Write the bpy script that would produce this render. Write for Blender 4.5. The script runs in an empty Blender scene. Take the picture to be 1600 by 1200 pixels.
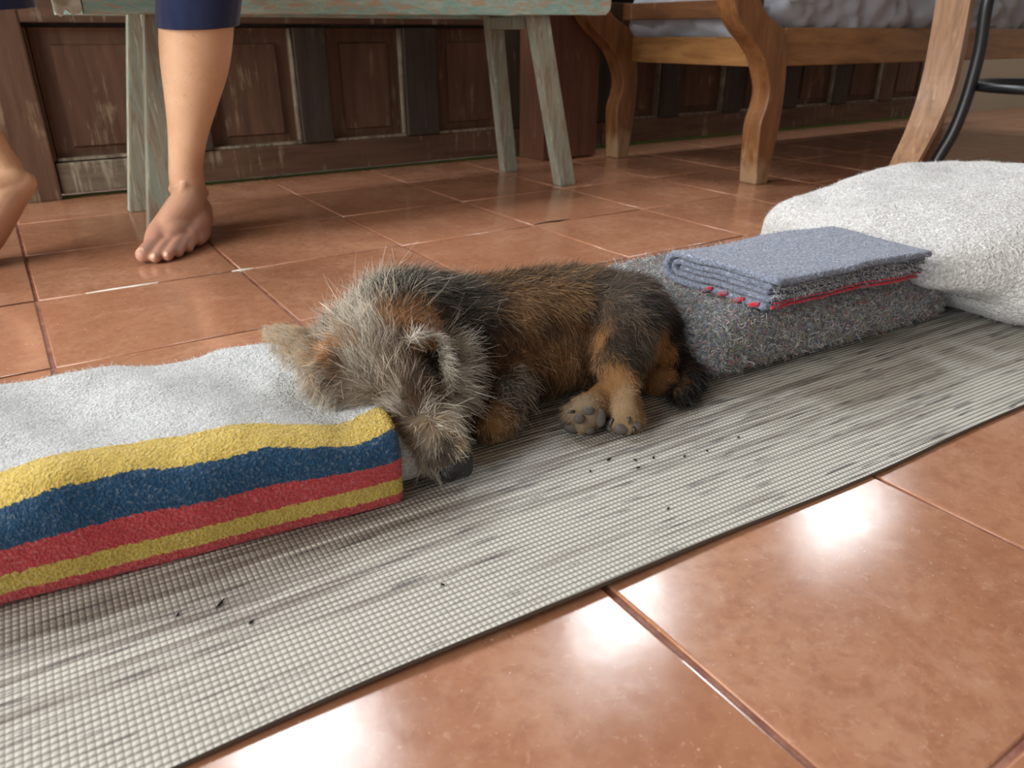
import bpy, bmesh, math, random
import numpy as np
from mathutils import Vector, Matrix, noise as mnoise

random.seed(7)
rng = np.random.default_rng(11)
SC = bpy.context.scene
COL = SC.collection

# ------------------------------------------------------------------ camera
cam = bpy.data.objects.new('camera', bpy.data.cameras.new('camera'))
COL.objects.link(cam)
cam.data.sensor_width = 36.0
cam.data.lens = 36.0 * 1190.04 / 1600.0
cam.data.clip_start = 0.02
_pitch, _roll, _yaw = 0.430937, -0.000974, 0.574825
_f = Vector((math.sin(_yaw) * math.cos(_pitch), math.cos(_yaw) * math.cos(_pitch), -math.sin(_pitch)))
_r = _f.cross(Vector((0, 0, 1))).normalized()
_u = _r.cross(_f)
_r2 = math.cos(_roll) * _r + math.sin(_roll) * _u
_u2 = -math.sin(_roll) * _r + math.cos(_roll) * _u
cam.matrix_world = Matrix(((_r2.x, _u2.x, -_f.x, 0.005746), (_r2.y, _u2.y, -_f.y, -1.299199),
                           (_r2.z, _u2.z, -_f.z, 0.362105), (0, 0, 0, 1)))
cam.data.dof.use_dof = True
cam.data.dof.focus_distance = 0.80
cam.data.dof.aperture_fstop = 9.0
SC.camera = cam

# ------------------------------------------------------------------ world, lights, exposure
SC.view_settings.view_transform = 'Standard'
SC.view_settings.look = 'None'
SC.view_settings.gamma = 1.0
SC.view_settings.use_curve_mapping = False
SC.view_settings.exposure = 1.15
world = bpy.data.worlds.new('overcast_sky')
SC.world = world
world.use_nodes = True
_bg = world.node_tree.nodes['Background']
_bg.inputs['Color'].default_value = (0.86, 0.93, 1.0, 1)
_bg.inputs['Strength'].default_value = 0.8


def area(name, loc, aim, sx, sy, watts, col=(1, 1, 1)):
    l = bpy.data.lights.new(name, 'AREA')
    l.shape = 'RECTANGLE'
    l.size, l.size_y, l.energy, l.color = sx, sy, watts, col
    o = bpy.data.objects.new(name, l)
    COL.objects.link(o)
    o.location = loc
    o.rotation_euler = (Vector(aim) - Vector(loc)).to_track_quat('-Z', 'Y').to_euler()
    return o


# daylight in the three openings above the door-leaf parapet, and along the open left side
WINDOWS = [(0.18, 0.72), (1.64, 2.24), (3.33, 4.06)]
WZ0, WZ1 = 1.45, 2.34
for (a, b), wm in zip(WINDOWS, (38, 32, 36)):
    area('window_daylight', ((a + b) / 2, 0.93, (WZ0 + WZ1) / 2), ((a + b) / 2, -1.0, 0.6),
         b - a, WZ1 - WZ0, wm * (b - a), (0.93, 0.97, 1.0))
area('veranda_daylight', (-2.3, -0.1, 1.25), (0.4, 0.0, 0.1), 2.6, 1.9, 64, (1.0, 0.96, 0.88))


# ------------------------------------------------------------------ node helpers
class NB:
    def __init__(s, name):
        s.m = bpy.data.materials.new(name)
        s.m.use_nodes = True
        s.t = s.m.node_tree
        s.p = s.t.nodes['Principled BSDF']

    def n(s, kind, props=None, **ins):
        nd = s.t.nodes.new(kind)
        for k, v in (props or {}).items():
            setattr(nd, k, v)
        for k, v in ins.items():
            s.put(nd, k, v)
        return nd

    def put(s, nd, k, v):
        sock = nd.inputs[int(k[1:])] if (k[0] == 'i' and k[1:].isdigit()) else nd.inputs[k.replace('_', ' ')]
        if isinstance(v, bpy.types.NodeSocket):
            s.t.links.new(v, sock)
        else:
            sock.default_value = v

    def math(s, op, a, b=0.0, c=0.0, clamp=False):
        nd = s.n('ShaderNodeMath', {'operation': op, 'use_clamp': clamp}, i0=a, i1=b, i2=c)
        return nd.outputs[0]

    def mix(s, f, a, b, blend='MIX'):
        nd = s.t.nodes.new('ShaderNodeMix')
        nd.data_type = 'RGBA'
        nd.blend_type = blend
        nd.clamp_factor = True
        for i, v in ((0, f), (6, a), (7, b)):
            if isinstance(v, bpy.types.NodeSocket):
                s.t.links.new(v, nd.inputs[i])
            else:
                nd.inputs[i].default_value = v if i == 0 else (*v[:3], 1)
        return nd.outputs[2]

    def noise(s, vec, scale, detail=4, rough=0.55, dist=0.0):
        nd = s.n('ShaderNodeTexNoise', Scale=scale, Detail=detail, Roughness=rough, Distortion=dist)
        s.t.links.new(vec, nd.inputs['Vector'])
        return nd.outputs

    def vor(s, vec, scale, feature='F1'):
        nd = s.n('ShaderNodeTexVoronoi', {'feature': feature}, Scale=scale)
        s.t.links.new(vec, nd.inputs['Vector'])
        return nd.outputs

    def ramp(s, fac, stops):
        nd = s.t.nodes.new('ShaderNodeValToRGB')
        e = nd.color_ramp.elements
        while len(e) < len(stops):
            e.new(0.5)
        for k, (p, c) in zip(e, stops):
            k.position = p
            k.color = (c, c, c, 1) if not hasattr(c, '__len__') else (*c[:3], 1)
        s.t.links.new(fac, nd.inputs[0])
        return nd.outputs[0]

    def coord(s, scale=(1, 1, 1), which='Object', rot=(0, 0, 0)):
        tc = s.t.nodes.new('ShaderNodeTexCoord')
        mp = s.t.nodes.new('ShaderNodeMapping')
        mp.inputs['Scale'].default_value = scale
        mp.inputs['Rotation'].default_value = rot
        s.t.links.new(tc.outputs[which], mp.inputs['Vector'])
        return mp.outputs[0]

    def rand_coord(s, scale=(1, 1, 1)):
        v = s.coord(scale)
        oi = s.t.nodes.new('ShaderNodeObjectInfo')
        k = s.math('MULTIPLY', oi.outputs['Random'], 37.0)
        ad = s.n('ShaderNodeVectorMath', {'operation': 'ADD'}, i0=v, i1=k)
        return ad.outputs[0], oi.outputs['Random']

    def bump(s, h, strength=0.3, dist=0.002, normal=None):
        nd = s.n('ShaderNodeBump', Strength=strength, Distance=dist, Height=h)
        if normal is not None:
            s.t.links.new(normal, nd.inputs['Normal'])
        s.t.links.new(nd.outputs[0], s.p.inputs['Normal'])
        return nd.outputs[0]

    def done(s, color=None, rough=None, spec=None, **kw):
        for k, v in (('Base Color', color), ('Roughness', rough), ('Specular IOR Level', spec)):
            if v is None:
                continue
            if isinstance(v, bpy.types.NodeSocket):
                s.t.links.new(v, s.p.inputs[k])
            else:
                s.p.inputs[k].default_value = (*v[:3], 1) if k == 'Base Color' else v
        for k, v in kw.items():
            s.put(s.p, k, v)
        return s.m


def lin(r, g, b):
    f = lambda c: (c / 255 / 12.92) if c <= 10 else ((c / 255 + 0.055) / 1.055) ** 2.4
    return (f(r), f(g), f(b))


M = {}


def build_materials():
    # terracotta tile
    b = NB('terracotta_tile')
    v, rnd = b.rand_coord()
    big = b.noise(v, 6, 6, 0.62, 0.4)[0]
    fine = b.noise(v, 70, 6, 0.65)[0]
    wear = b.noise(v, 11, 10, 0.72, 0.5)[0]
    c = b.mix(b.ramp(big, [(0.3, 0), (0.7, 1)]), (0.30, 0.132, 0.072), (0.43, 0.215, 0.128))
    c = b.mix(b.ramp(wear, [(0.50, 0), (0.72, 0.55)]), c, (0.52, 0.31, 0.205))
    c = b.mix(b.math('MULTIPLY', b.ramp(fine, [(0.36, 1), (0.54, 0)]), 0.42), c, (0.24, 0.098, 0.055))
    scr = b.noise(v, 150, 6, 0.75, 0.8)[0]
    c = b.mix(b.ramp(scr, [(0.57, 0), (0.68, 0.5)]), c, (0.58, 0.36, 0.25))
    c = b.mix(b.math('MULTIPLY', rnd, 0.30), c, (0.37, 0.155, 0.085))
    spk = b.noise(v, 260, 2, 0.5)[0]
    c = b.mix(b.ramp(spk, [(0.72, 0), (0.76, 0.6)]), c, (0.70, 0.55, 0.42))
    und = b.noise(v, 9, 3, 0.5)[0]
    h = b.math('ADD', b.math('MULTIPLY', und, 0.45), b.math('MULTIPLY', b.math('ADD', fine, b.math('MULTIPLY', scr, 0.6)), 0.055))
    b.bump(h, 0.22, 0.004)
    M['tile'] = b.done(c, b.ramp(wear, [(0.3, 0.12), (0.75, 0.25)]), 0.5)
    # grout
    b = NB('red_grout')
    v = b.coord()
    c = b.mix(b.ramp(b.noise(v, 30, 5)[0], [(0.4, 0), (0.65, 1)]), (0.21, 0.075, 0.052), (0.35, 0.17, 0.115))
    b.bump(b.noise(v, 200, 3)[0], 0.4, 0.002)
    M['grout'] = b.done(c, 0.55, 0.4)
    b = NB('painted_glint')
    M['glint'] = b.done((0.85, 0.80, 0.72), 0.4, 0.5)  # light reflected on the joint, painted as pale slivers
    b = NB('dark_crack')
    M['crack'] = b.done((0.03, 0.018, 0.012), 0.8, 0.2)

    # yoga mat weave: coordinates are the mat's own metres
    b = NB('woven_mat')
    v = b.coord()
    sp = b.n('ShaderNodeSeparateXYZ', Vector=v)
    px, py = 0.0043, 0.0052
    sx = b.math('ABSOLUTE', b.math('SINE', b.math('MULTIPLY', sp.outputs[0], math.pi / px)))
    sy = b.math('ABSOLUTE', b.math('SINE', b.math('MULTIPLY', sp.outputs[1], math.pi / py)))
    h = b.math('MULTIPLY', b.math('POWER', sy, 0.6), b.math('ADD', 0.44, b.math('MULTIPLY', b.math('POWER', sx, 0.6), 0.56)))
    st = b.noise(b.coord((5.0, 80, 1)), 1.0, 3, 0.6)[0]
    st2 = b.noise(b.coord((15, 190, 1)), 1.0, 2, 0.5)[0]
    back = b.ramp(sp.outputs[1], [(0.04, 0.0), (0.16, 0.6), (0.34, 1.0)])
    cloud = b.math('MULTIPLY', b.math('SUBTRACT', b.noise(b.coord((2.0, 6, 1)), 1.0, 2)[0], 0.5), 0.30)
    m1 = b.ramp(b.math('ADD', b.math('ADD', st, cloud), b.math('MULTIPLY', back, b.math('ADD', 0.17, b.ramp(sp.outputs[0], [(0.0, 0.12), (0.5, 0.0)])))), [(0.52, 0), (0.74, 1)])  # dark yarn plus the striped blanket's shadow, put into the colour towards back left
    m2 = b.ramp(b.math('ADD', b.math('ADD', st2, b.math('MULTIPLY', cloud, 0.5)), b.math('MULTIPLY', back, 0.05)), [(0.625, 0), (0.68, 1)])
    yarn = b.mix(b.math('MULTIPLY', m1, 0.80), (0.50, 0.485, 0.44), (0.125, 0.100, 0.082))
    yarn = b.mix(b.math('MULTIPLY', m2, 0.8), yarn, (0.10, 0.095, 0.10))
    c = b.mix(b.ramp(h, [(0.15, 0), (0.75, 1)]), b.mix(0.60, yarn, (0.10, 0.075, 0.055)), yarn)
    b.bump(h, 0.8, 0.0018)
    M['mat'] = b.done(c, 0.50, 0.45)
    b = NB('mat_edge')
    M['mat_edge'] = b.done((0.12, 0.10, 0.085), 0.8, 0.2)

    # old door wood, flaking
    def oldwood(name, dark, mid, pale, amount, sc=(14, 14, 1.6), rough=0.6, foot=None):
        b = NB(name)
        v, rnd = b.rand_coord(sc)
        g = b.noise(v, 3.0, 6, 0.6, 0.4)[0]
        v2, _ = b.rand_coord((26, 26, 2.6))
        s = b.noise(v2, 2.2, 5, 0.7)[0]
        v3, _ = b.rand_coord((5, 5, 5))
        patch = b.noise(v3, 2.0, 4, 0.6)[0]
        c = b.mix(b.ramp(g, [(0.3, 0), (0.7, 1)]), dark, mid)
        f = b.ramp(b.math('ADD', s, b.math('MULTIPLY', b.math('SUBTRACT', patch, 0.5), 0.7)),
                   [(0.66 - amount, 0), (0.80 - amount, 1)])
        c = b.mix(b.math('MULTIPLY', f, 0.8), c, pale)
        if foot:
            zc = b.n('ShaderNodeSeparateXYZ', Vector=b.coord()).outputs[2]
            wear = b.math('ADD', zc, b.math('MULTIPLY', b.math('SUBTRACT', b.noise(b.coord((38, 38, 14)), 1.0, 3)[0], 0.5), 0.22))
            c = b.mix(b.ramp(wear, [(0.02, 0.5), (0.075, 0)]), c, foot)
        b.bump(g, 0.35, 0.003)
        M[name] = b.done(c, rough, 0.4)

    oldwood('door_wood', (0.070, 0.034, 0.020), (0.135, 0.068, 0.040), (0.25, 0.185, 0.12), 0.07)
    oldwood('door_rail_wood', (0.070, 0.036, 0.022), (0.14, 0.075, 0.046), (0.25, 0.20, 0.14), 0.08, (1.6, 14, 14))
    oldwood('weathered_wood', (0.10, 0.075, 0.05), (0.19, 0.15, 0.105), (0.34, 0.30, 0.23), 0.2, (2, 14, 14))
    oldwood('dark_post_wood', (0.030, 0.022, 0.017), (0.060, 0.044, 0.033), (0.12, 0.10, 0.075), 0.02)
    oldwood('pillar_wood', (0.0840, 0.033, 0.019), (0.15, 0.062, 0.036), (0.25, 0.14, 0.10), 0.03)
    oldwood('daybed_wood', (0.115, 0.045, 0.016), (0.25, 0.110, 0.042), (0.36, 0.20, 0.10), 0.02, (14, 14, 2), 0.38, (0.46, 0.33, 0.20))
    oldwood('daybed_rail_wood', (0.16, 0.070, 0.022), (0.33, 0.160, 0.058), (0.36, 0.20, 0.10), 0.0, (2, 14, 14), 0.36)
    oldwood('daybed_end_wood', (0.17, 0.075, 0.024), (0.34, 0.170, 0.062), (0.36, 0.22, 0.13), 0.0, (14, 2, 14), 0.38)
    oldwood('arm_wood', (0.07, 0.028, 0.012), (0.15, 0.066, 0.03), (0.36, 0.22, 0.13), 0.02, (14, 2, 14), 0.38)
    oldwood('raw_wood', (0.30, 0.18, 0.09), (0.46, 0.30, 0.17), (0.56, 0.42, 0.27), 0.1, (14, 14, 2.0))
    oldwood('table_wood', (0.19, 0.095, 0.046), (0.36, 0.20, 0.105), (0.42, 0.27, 0.16), 0.03, (22, 22, 2.2), 0.42)

    # teal peeling paint
    def teal(name, sc, warm, t1, t2, t3):
        b = NB(name)
        v, rnd = b.rand_coord(sc)
        g = b.noise(v, 2.5, 7, 0.65, 1.2)[0]
        v2, _ = b.rand_coord(tuple(q * 1.7 for q in sc))
        g2 = b.noise(v2, 3.0, 6, 0.7, 0.8)[0]
        c = b.mix(b.ramp(g, [(0.36, 0), (0.60, 1)]), t1, t2)
        c = b.mix(b.ramp(g2, [(0.50, 0), (0.58, warm)]), c, t3)
        c = b.mix(b.math('MULTIPLY', b.ramp(g2, [(0.32, 1), (0.42, 0)]), 0.75), c, (0.60, 0.60, 0.50))
        b.bump(g2, 0.4, 0.002)
        M[name] = b.done(c, 0.62, 0.3)
    teal('teal_apron', (5, 20, 20), 0.85, (0.21, 0.47, 0.45), (0.45, 0.56, 0.50), (0.50, 0.34, 0.23))
    teal('teal_leg', (16, 16, 1.6), 0.7, (0.235, 0.29, 0.245), (0.31, 0.29, 0.225), (0.23, 0.155, 0.105))
    b = NB('white_paint')
    v = b.coord()
    M['white_paint'] = b.done(b.mix(b.ramp(b.noise(v, 30, 5)[0], [(0.45, 0), (0.6, 1)]), (0.66, 0.68, 0.62), (0.38, 0.36, 0.28)), 0.6, 0.3)
    b = NB('cream_plaster')
    v = b.coord()
    b.bump(b.noise(v, 25, 5)[0], 0.2, 0.003)
    M['plaster'] = b.done((0.50, 0.47, 0.40), 0.85, 0.2)
    b = NB('ceiling_wood')
    M['ceiling'] = b.done((0.16, 0.10, 0.06), 0.8, 0.2)
    b = NB('garden_grass')
    v = b.coord()
    M['grass'] = b.done(b.mix(b.noise(v, 12, 4)[0], (0.04, 0.13, 0.02), (0.16, 0.30, 0.05)), 0.9, 0.1)
    b = NB('black_metal')
    M['black'] = b.done((0.0115, 0.014, 0.017), 0.36, 0.5)

    # cloths
    def wool(name, c1, c2, scale=420, strength=0.9, dist=0.003, fleck=None, rough=0.95):
        b = NB(name)
        v = b.coord()
        n1 = b.noise(v, scale, 3, 0.6)[0]
        n2 = b.noise(v, scale * 0.22, 3, 0.6)[0]
        c = b.mix(b.ramp(n1, [(0.35, 0), (0.65, 1)]), c1, c2)
        if fleck:
            for k, (fc, sc, th) in enumerate(fleck):
                vv = b.coord((sc, sc * 0.45, sc * 0.9), rot=(0.3 * k, 0.5 * k, 0.6 + 0.9 * k))
                nn = b.noise(vv, 1.0, 2, 0.5, 0.6)[0]
                c = b.mix(b.ramp(nn, [(th, 0), (th + 0.05, 0.85)]), c, fc)
        h = b.math('ADD', n1, b.math('MULTIPLY', n2, 0.7))
        b.bump(h, strength, dist)
        M[name] = b.done(c, rough, 0.1, Sheen_Weight=0.25, Sheen_Roughness=0.5)
    wool('grey_fleece', (0.44, 0.46, 0.46), (0.68, 0.70, 0.70), 330, 1.0, 0.0035)
    wool('pale_felt', (0.42, 0.415, 0.41), (0.68, 0.68, 0.68), 260, 1.0, 0.0040,
         [((0.80, 0.80, 0.80), 260, 0.60), ((0.22, 0.22, 0.24), 330, 0.68)])
    wool('blue_felt', (0.125, 0.145, 0.20), (0.26, 0.295, 0.39), 300, 0.9, 0.003,
         [((0.42, 0.46, 0.56), 300, 0.64), ((0.07, 0.08, 0.11), 300, 0.66)])
    wool('mixed_felt', (0.060, 0.064, 0.072), (0.24, 0.25, 0.265), 200, 1.0, 0.004,
         [((0.40, 0.40, 0.38), 240, 0.60), ((0.30, 0.03, 0.045), 150, 0.69), ((0.06, 0.09, 0.20), 120, 0.65),
          ((0.08, 0.16, 0.08), 140, 0.69), ((0.34, 0.25, 0.07), 190, 0.72)])
    wool('sheet_cloth', (0.27, 0.285, 0.33), (0.31, 0.325, 0.375), 900, 0.1, 0.0005, None, 0.7)
    wool('navy_cloth', (0.011, 0.018, 0.055), (0.02, 0.03, 0.085), 900, 0.25, 0.0006, None, 0.85)
    wool('red_yarn', (0.34, 0.012, 0.028), (0.58, 0.03, 0.06), 300, 0.9, 0.002, [((0.16, 0.16, 0.19), 220, 0.58)])

    # striped fleece: U of the UV map is the distance in metres round the fold from the lower front edge
    b = NB('striped_fleece')
    v = b.coord()
    uv = b.n('ShaderNodeUVMap')
    sp = b.n('ShaderNodeSeparateXYZ', Vector=uv.outputs[0])
    n1 = b.noise(v, 420, 3, 0.6)[0]
    edge = b.math('MULTIPLY', b.math('SUBTRACT', b.noise(v, 300, 2)[0], 0.5), 0.006)
    wav = b.math('MULTIPLY', b.math('SUBTRACT', b.noise(v, 9, 2)[0], 0.5), 0.012)
    d = b.math('ADD', b.math('ADD', sp.outputs[0], edge), b.math('MULTIPLY', wav, b.math('MULTIPLY', sp.outputs[0], 9.0, clamp=True)))
    c = (0.02, 0.035, 0.075)
    lo = [(0.0004, (0.50, 0.055, 0.060)), (0.0122, (0.58, 0.42, 0.085)), (0.0268, (0.52, 0.055, 0.062)),
          (0.0485, (0.013, 0.065, 0.145)), (0.0785, (0.64, 0.47, 0.105)), (0.1120, (0.58, 0.60, 0.61))]
    for t, cc in lo:
        c = b.mix(b.math('GREATER_THAN', d, t), c, cc)
    c = b.mix(b.math('MULTIPLY', b.ramp(n1, [(0.30, 1), (0.52, 0)]), 0.42), c, b.mix(0.65, c, (0.02, 0.02, 0.03)))
    c = b.mix(b.math('MULTIPLY', b.ramp(n1, [(0.55, 0), (0.75, 1)]), 0.25), c, (0.75, 0.75, 0.70))
    h = b.math('ADD', n1, b.math('MULTIPLY', b.noise(v, 100, 3)[0], 0.8))
    b.bump(h, 1.0, 0.0035)
    M['striped'] = b.done(c, 0.95, 0.1, Sheen_Weight=0.25, Sheen_Roughness=0.5)

    # skin
    b = NB('skin')
    v = b.coord()
    c = b.mix(b.ramp(b.noise(v, 18, 5)[0], [(0.3, 0), (0.7, 1)]), (0.61, 0.355, 0.210), (0.72, 0.46, 0.30))
    c = b.mix(b.ramp(b.noise(v, 160, 3)[0], [(0.62, 0), (0.72, 0.35)]), c, (0.30, 0.12, 0.07))
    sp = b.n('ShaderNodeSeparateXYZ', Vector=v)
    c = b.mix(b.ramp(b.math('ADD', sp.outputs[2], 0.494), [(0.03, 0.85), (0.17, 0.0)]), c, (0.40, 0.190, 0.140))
    b.bump(b.noise(v, 250, 3)[0], 0.15, 0.001)
    M['skin'] = b.done(c, 0.48, 0.4, Subsurface_Weight=0.12, Subsurface_Radius=(0.010, 0.004, 0.002), Subsurface_Scale=0.6)
    b = NB('toenail')
    M['nail'] = b.done((0.60, 0.37, 0.27), 0.38, 0.4)
    # dog
    b = NB('dog_undercoat')
    at = b.n('ShaderNodeAttribute', {'attribute_name': 'coat'})
    M['dog'] = b.done(b.mix(0.5, at.outputs['Color'], (0.02, 0.013, 0.009)), 0.9, 0.1)
    b = NB('hair')
    at = b.n('ShaderNodeAttribute', {'attribute_name': 'tint'})
    M['hair'] = b.done(at.outputs['Color'], 0.55, 0.25)
    b = NB('dog_nose')
    v = b.coord()
    b.bump(b.vor(v, 900)[0], 0.5, 0.001)
    M['nose'] = b.done((0.008, 0.008, 0.009), 0.32, 0.5)
    b = NB('paw_pad')
    v = b.coord()
    b.bump(b.noise(v, 900, 3)[0], 0.4, 0.001)
    M['pad'] = b.done(b.mix(b.noise(v, 200, 3)[0], (0.055, 0.045, 0.040), (0.12, 0.10, 0.09)), 0.6, 0.3)
    b = NB('claw')
    M['claw'] = b.done((0.05, 0.042, 0.035), 0.35, 0.5)
    b = NB('dirt')
    M['dirt'] = b.done((0.0115, 0.010, 0.009), 0.9, 0.1)


build_materials()


# ------------------------------------------------------------------ object helpers
def base(o):
    return Vector(o['_b']) if '_b' in o else Vector((0, 0, 0))


WORLD = {}


def wloc(o):
    return WORLD.get(o.name, Vector((0, 0, 0)))


def link(o, parent=None, label=None, cat=None, group=None, kind=None):
    COL.objects.link(o)
    if parent is not None:
        o.parent = parent
    for k, val in (('label', label), ('category', cat), ('group', group), ('kind', kind)):
        if val:
            o[k] = val
    return o


def thing(name, loc, label, cat, group=None):
    o = bpy.data.objects.new(name, None)
    o.empty_display_size = 0.05
    o.location = loc
    link(o, None, label, cat, group)
    WORLD[o.name] = Vector(loc)
    return o


def mesh(name, verts, faces, mat, parent=None, smooth=True, origin=None, uvs=None, label=None, cat=None, group=None, kind=None):
    """verts in world metres; the object sits at `origin` (world) under its parent"""
    org = Vector(origin) if origin is not None else (wloc(parent) if parent is not None else Vector((0, 0, 0)))
    me = bpy.data.meshes.new(name)
    V = np.asarray(verts, float) - np.array(org)
    me.from_pydata(V.tolist(), [], [list(f) for f in faces])
    bm = bmesh.new()
    bm.from_mesh(me)
    bmesh.ops.recalc_face_normals(bm, faces=bm.faces)
    bm.to_mesh(me)
    bm.free()
    if uvs is not None:
        l = me.uv_layers.new(name='UVMap')
        idx = np.zeros(len(me.loops), int)
        me.loops.foreach_get('vertex_index', idx)
        l.data.foreach_set('uv', np.asarray(uvs, float)[idx].ravel())
    if smooth:
        me.shade_smooth()
    for m_ in (mat if isinstance(mat, (list, tuple)) else [mat]):
        me.materials.append(M[m_])
    o = bpy.data.objects.new(name, me)
    link(o, parent, label, cat, group, kind)
    o.location = org - (wloc(parent) if parent is not None else Vector((0, 0, 0)))
    WORLD[o.name] = org
    return o


def bm_obj(name, bm, mat, parent=None, **kw):
    bm.verts.ensure_lookup_table()
    V = [tuple(v.co) for v in bm.verts]
    bm.verts.index_update()
    F = [[v.index for v in f.verts] for f in bm.faces]
    bm.free()
    return mesh(name, V, F, mat, parent, **kw)


def box_bm(lo, hi, bev=0.003, seg=2, mtx=None):
    bm = bmesh.new()
    bmesh.ops.create_cube(bm, size=1)
    c = [(a + b) / 2 for a, b in zip(lo, hi)]
    s = [b - a for a, b in zip(lo, hi)]
    for v in bm.verts:
        v.co = Vector((c[0] + v.co.x * s[0], c[1] + v.co.y * s[1], c[2] + v.co.z * s[2]))
    if bev:
        bmesh.ops.bevel(bm, geom=list(bm.edges), offset=min(bev, min(s) * 0.45), segments=seg, affect='EDGES', profile=0.6)
    if mtx is not None:
        bm.transform(mtx)
    return bm


def box(name, lo, hi, mat, parent=None, bev=0.003, mtx=None, **kw):
    kw.setdefault('smooth', False)
    return bm_obj(name, box_bm(lo, hi, bev, 2, mtx), mat, parent, **kw)


def prism(name, poly, axis, a, b, mat, parent=None, bev=0.003, **kw):
    """poly in the two other axes, extruded along axis from a to b"""
    bm = bmesh.new()

    def P(p, t):
        return {'x': (t, p[0], p[1]), 'y': (p[0], t, p[1]), 'z': (p[0], p[1], t)}[axis]
    v0 = [bm.verts.new(P(p, a)) for p in poly]
    v1 = [bm.verts.new(P(p, b)) for p in poly]
    bm.faces.new(v0)
    bm.faces.new(v1[::-1])
    n = len(poly)
    for i in range(n):
        bm.faces.new((v0[i], v0[(i + 1) % n], v1[(i + 1) % n], v1[i]))
    bmesh.ops.recalc_face_normals(bm, faces=bm.faces)
    if bev:
        es = [e for e in bm.edges if len(e.link_faces) == 2 and e.calc_face_angle(0) > 0.6]
        bmesh.ops.bevel(bm, geom=es, offset=bev, segments=2, affect='EDGES', profile=0.6)
    kw.setdefault('smooth', False)
    return bm_obj(name, bm, mat, parent, **kw)


def slanted_leg(name, bot, top, wx, wy, mat, parent, **kw):
    """square leg between two centre points with horizontal ends"""
    bm = bmesh.new()
    r = []
    for c in (bot, top):
        r.append([bm.verts.new((c[0] + sx * wx / 2, c[1] + sy * wy / 2, c[2])) for sx, sy in ((-1, -1), (1, -1), (1, 1), (-1, 1))])
    bm.faces.new(r[0][::-1])
    bm.faces.new(r[1])
    for i in range(4):
        bm.faces.new((r[0][i], r[0][(i + 1) % 4], r[1][(i + 1) % 4], r[1][i]))
    bmesh.ops.bevel(bm, geom=list(bm.edges), offset=0.002, segments=2, affect='EDGES')
    return bm_obj(name, bm, mat, parent, smooth=False, **kw)


def catmull(pts, n):
    P = np.asarray(pts, float)
    P = np.vstack([2 * P[0] - P[1], P, 2 * P[-1] - P[-2]])
    out = []
    for i in range(1, len(P) - 2):
        for t in np.linspace(0, 1, n, endpoint=False):
            a, b_, c, d = P[i - 1], P[i], P[i + 1], P[i + 2]
            out.append(0.5 * (2 * b_ + (c - a) * t + (2 * a - 5 * b_ + 4 * c - d) * t * t + (3 * b_ - a - 3 * c + d) * t ** 3))
    out.append(P[-2])
    return np.array(out)


def tube(path, rad, n=10, closed=False):
    P = np.asarray(path, float)
    K = len(P)
    R = np.full(K, rad) if np.isscalar(rad) else np.asarray(rad, float)
    T = np.gradient(P, axis=0)
    if closed:
        T = np.roll(P, -1, 0) - np.roll(P, 1, 0)
    T /= np.linalg.norm(T, axis=1)[:, None] + 1e-12
    ref = np.array([0, 0, 1.0]) if abs(T[0][2]) < 0.9 else np.array([1.0, 0, 0])
    V, F = [], []
    nrm = ref - T[0] * (ref @ T[0])
    for i in range(K):
        nrm = nrm - T[i] * (nrm @ T[i])
        nrm /= np.linalg.norm(nrm)
        bn = np.cross(T[i], nrm)
        for k in range(n):
            a = 2 * math.pi * k / n
            V.append(P[i] + R[i] * (math.cos(a) * nrm + math.sin(a) * bn))
    for i in range(K if closed else K - 1):
        j = (i + 1) % K
        for k in range(n):
            F.append((i * n + k, i * n + (k + 1) % n, j * n + (k + 1) % n, j * n + k))
    if not closed:
        F.append(tuple(range(n))[::-1])
        F.append(tuple((K - 1) * n + k for k in range(n)))
    return V, F


def fbm(p, s, o=3):
    return mnoise.fractal(Vector(p) * s, 1.0, 2.0, o)


def soft_box(lo, hi, rad, nx, ny, nz, fn=None):
    """rounded box as six welded grids; fn(p, local 0..1 coords) moves the points"""
    lo, hi = np.array(lo, float), np.array(hi, float)
    rad = np.array(rad if hasattr(rad, '__len__') else (rad,) * 3, float)
    idx, V, F = {}, [], []
    n = (nx, ny, nz)

    def vert(i, j, k):
        key = (i, j, k)
        if key not in idx:
            t = np.array([i / nx, j / ny, k / nz])
            # denser sampling near the edges
            t = 0.5 - 0.5 * np.cos(np.pi * t) * (0.35 + 0.65 * np.abs(np.cos(np.pi * t)) ** 0.0) if False else t
            p = lo + (hi - lo) * t
            c = np.clip(p, lo + rad, hi - rad)
            d = (p - c) / rad
            L = np.linalg.norm(d)
            m = np.max(np.abs(d))
            if L > 1e-9:
                p = c + d / L * m * rad
            if fn is not None:
                p = fn(p, t)
            idx[key] = len(V)
            V.append(tuple(p))
        return idx[key]
    for ax in range(3):
        a, b_ = [q for q in range(3) if q != ax]
        for side in (0, n[ax]):
            for i in range(n[a]):
                for j in range(n[b_]):
                    q = []
                    for di, dj in ((0, 0), (1, 0), (1, 1), (0, 1)):
                        ix = [0, 0, 0]
                        ix[ax], ix[a], ix[b_] = side, i + di, j + dj
                        q.append(vert(*ix))
                    F.append(tuple(q))
    return V, F


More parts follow.
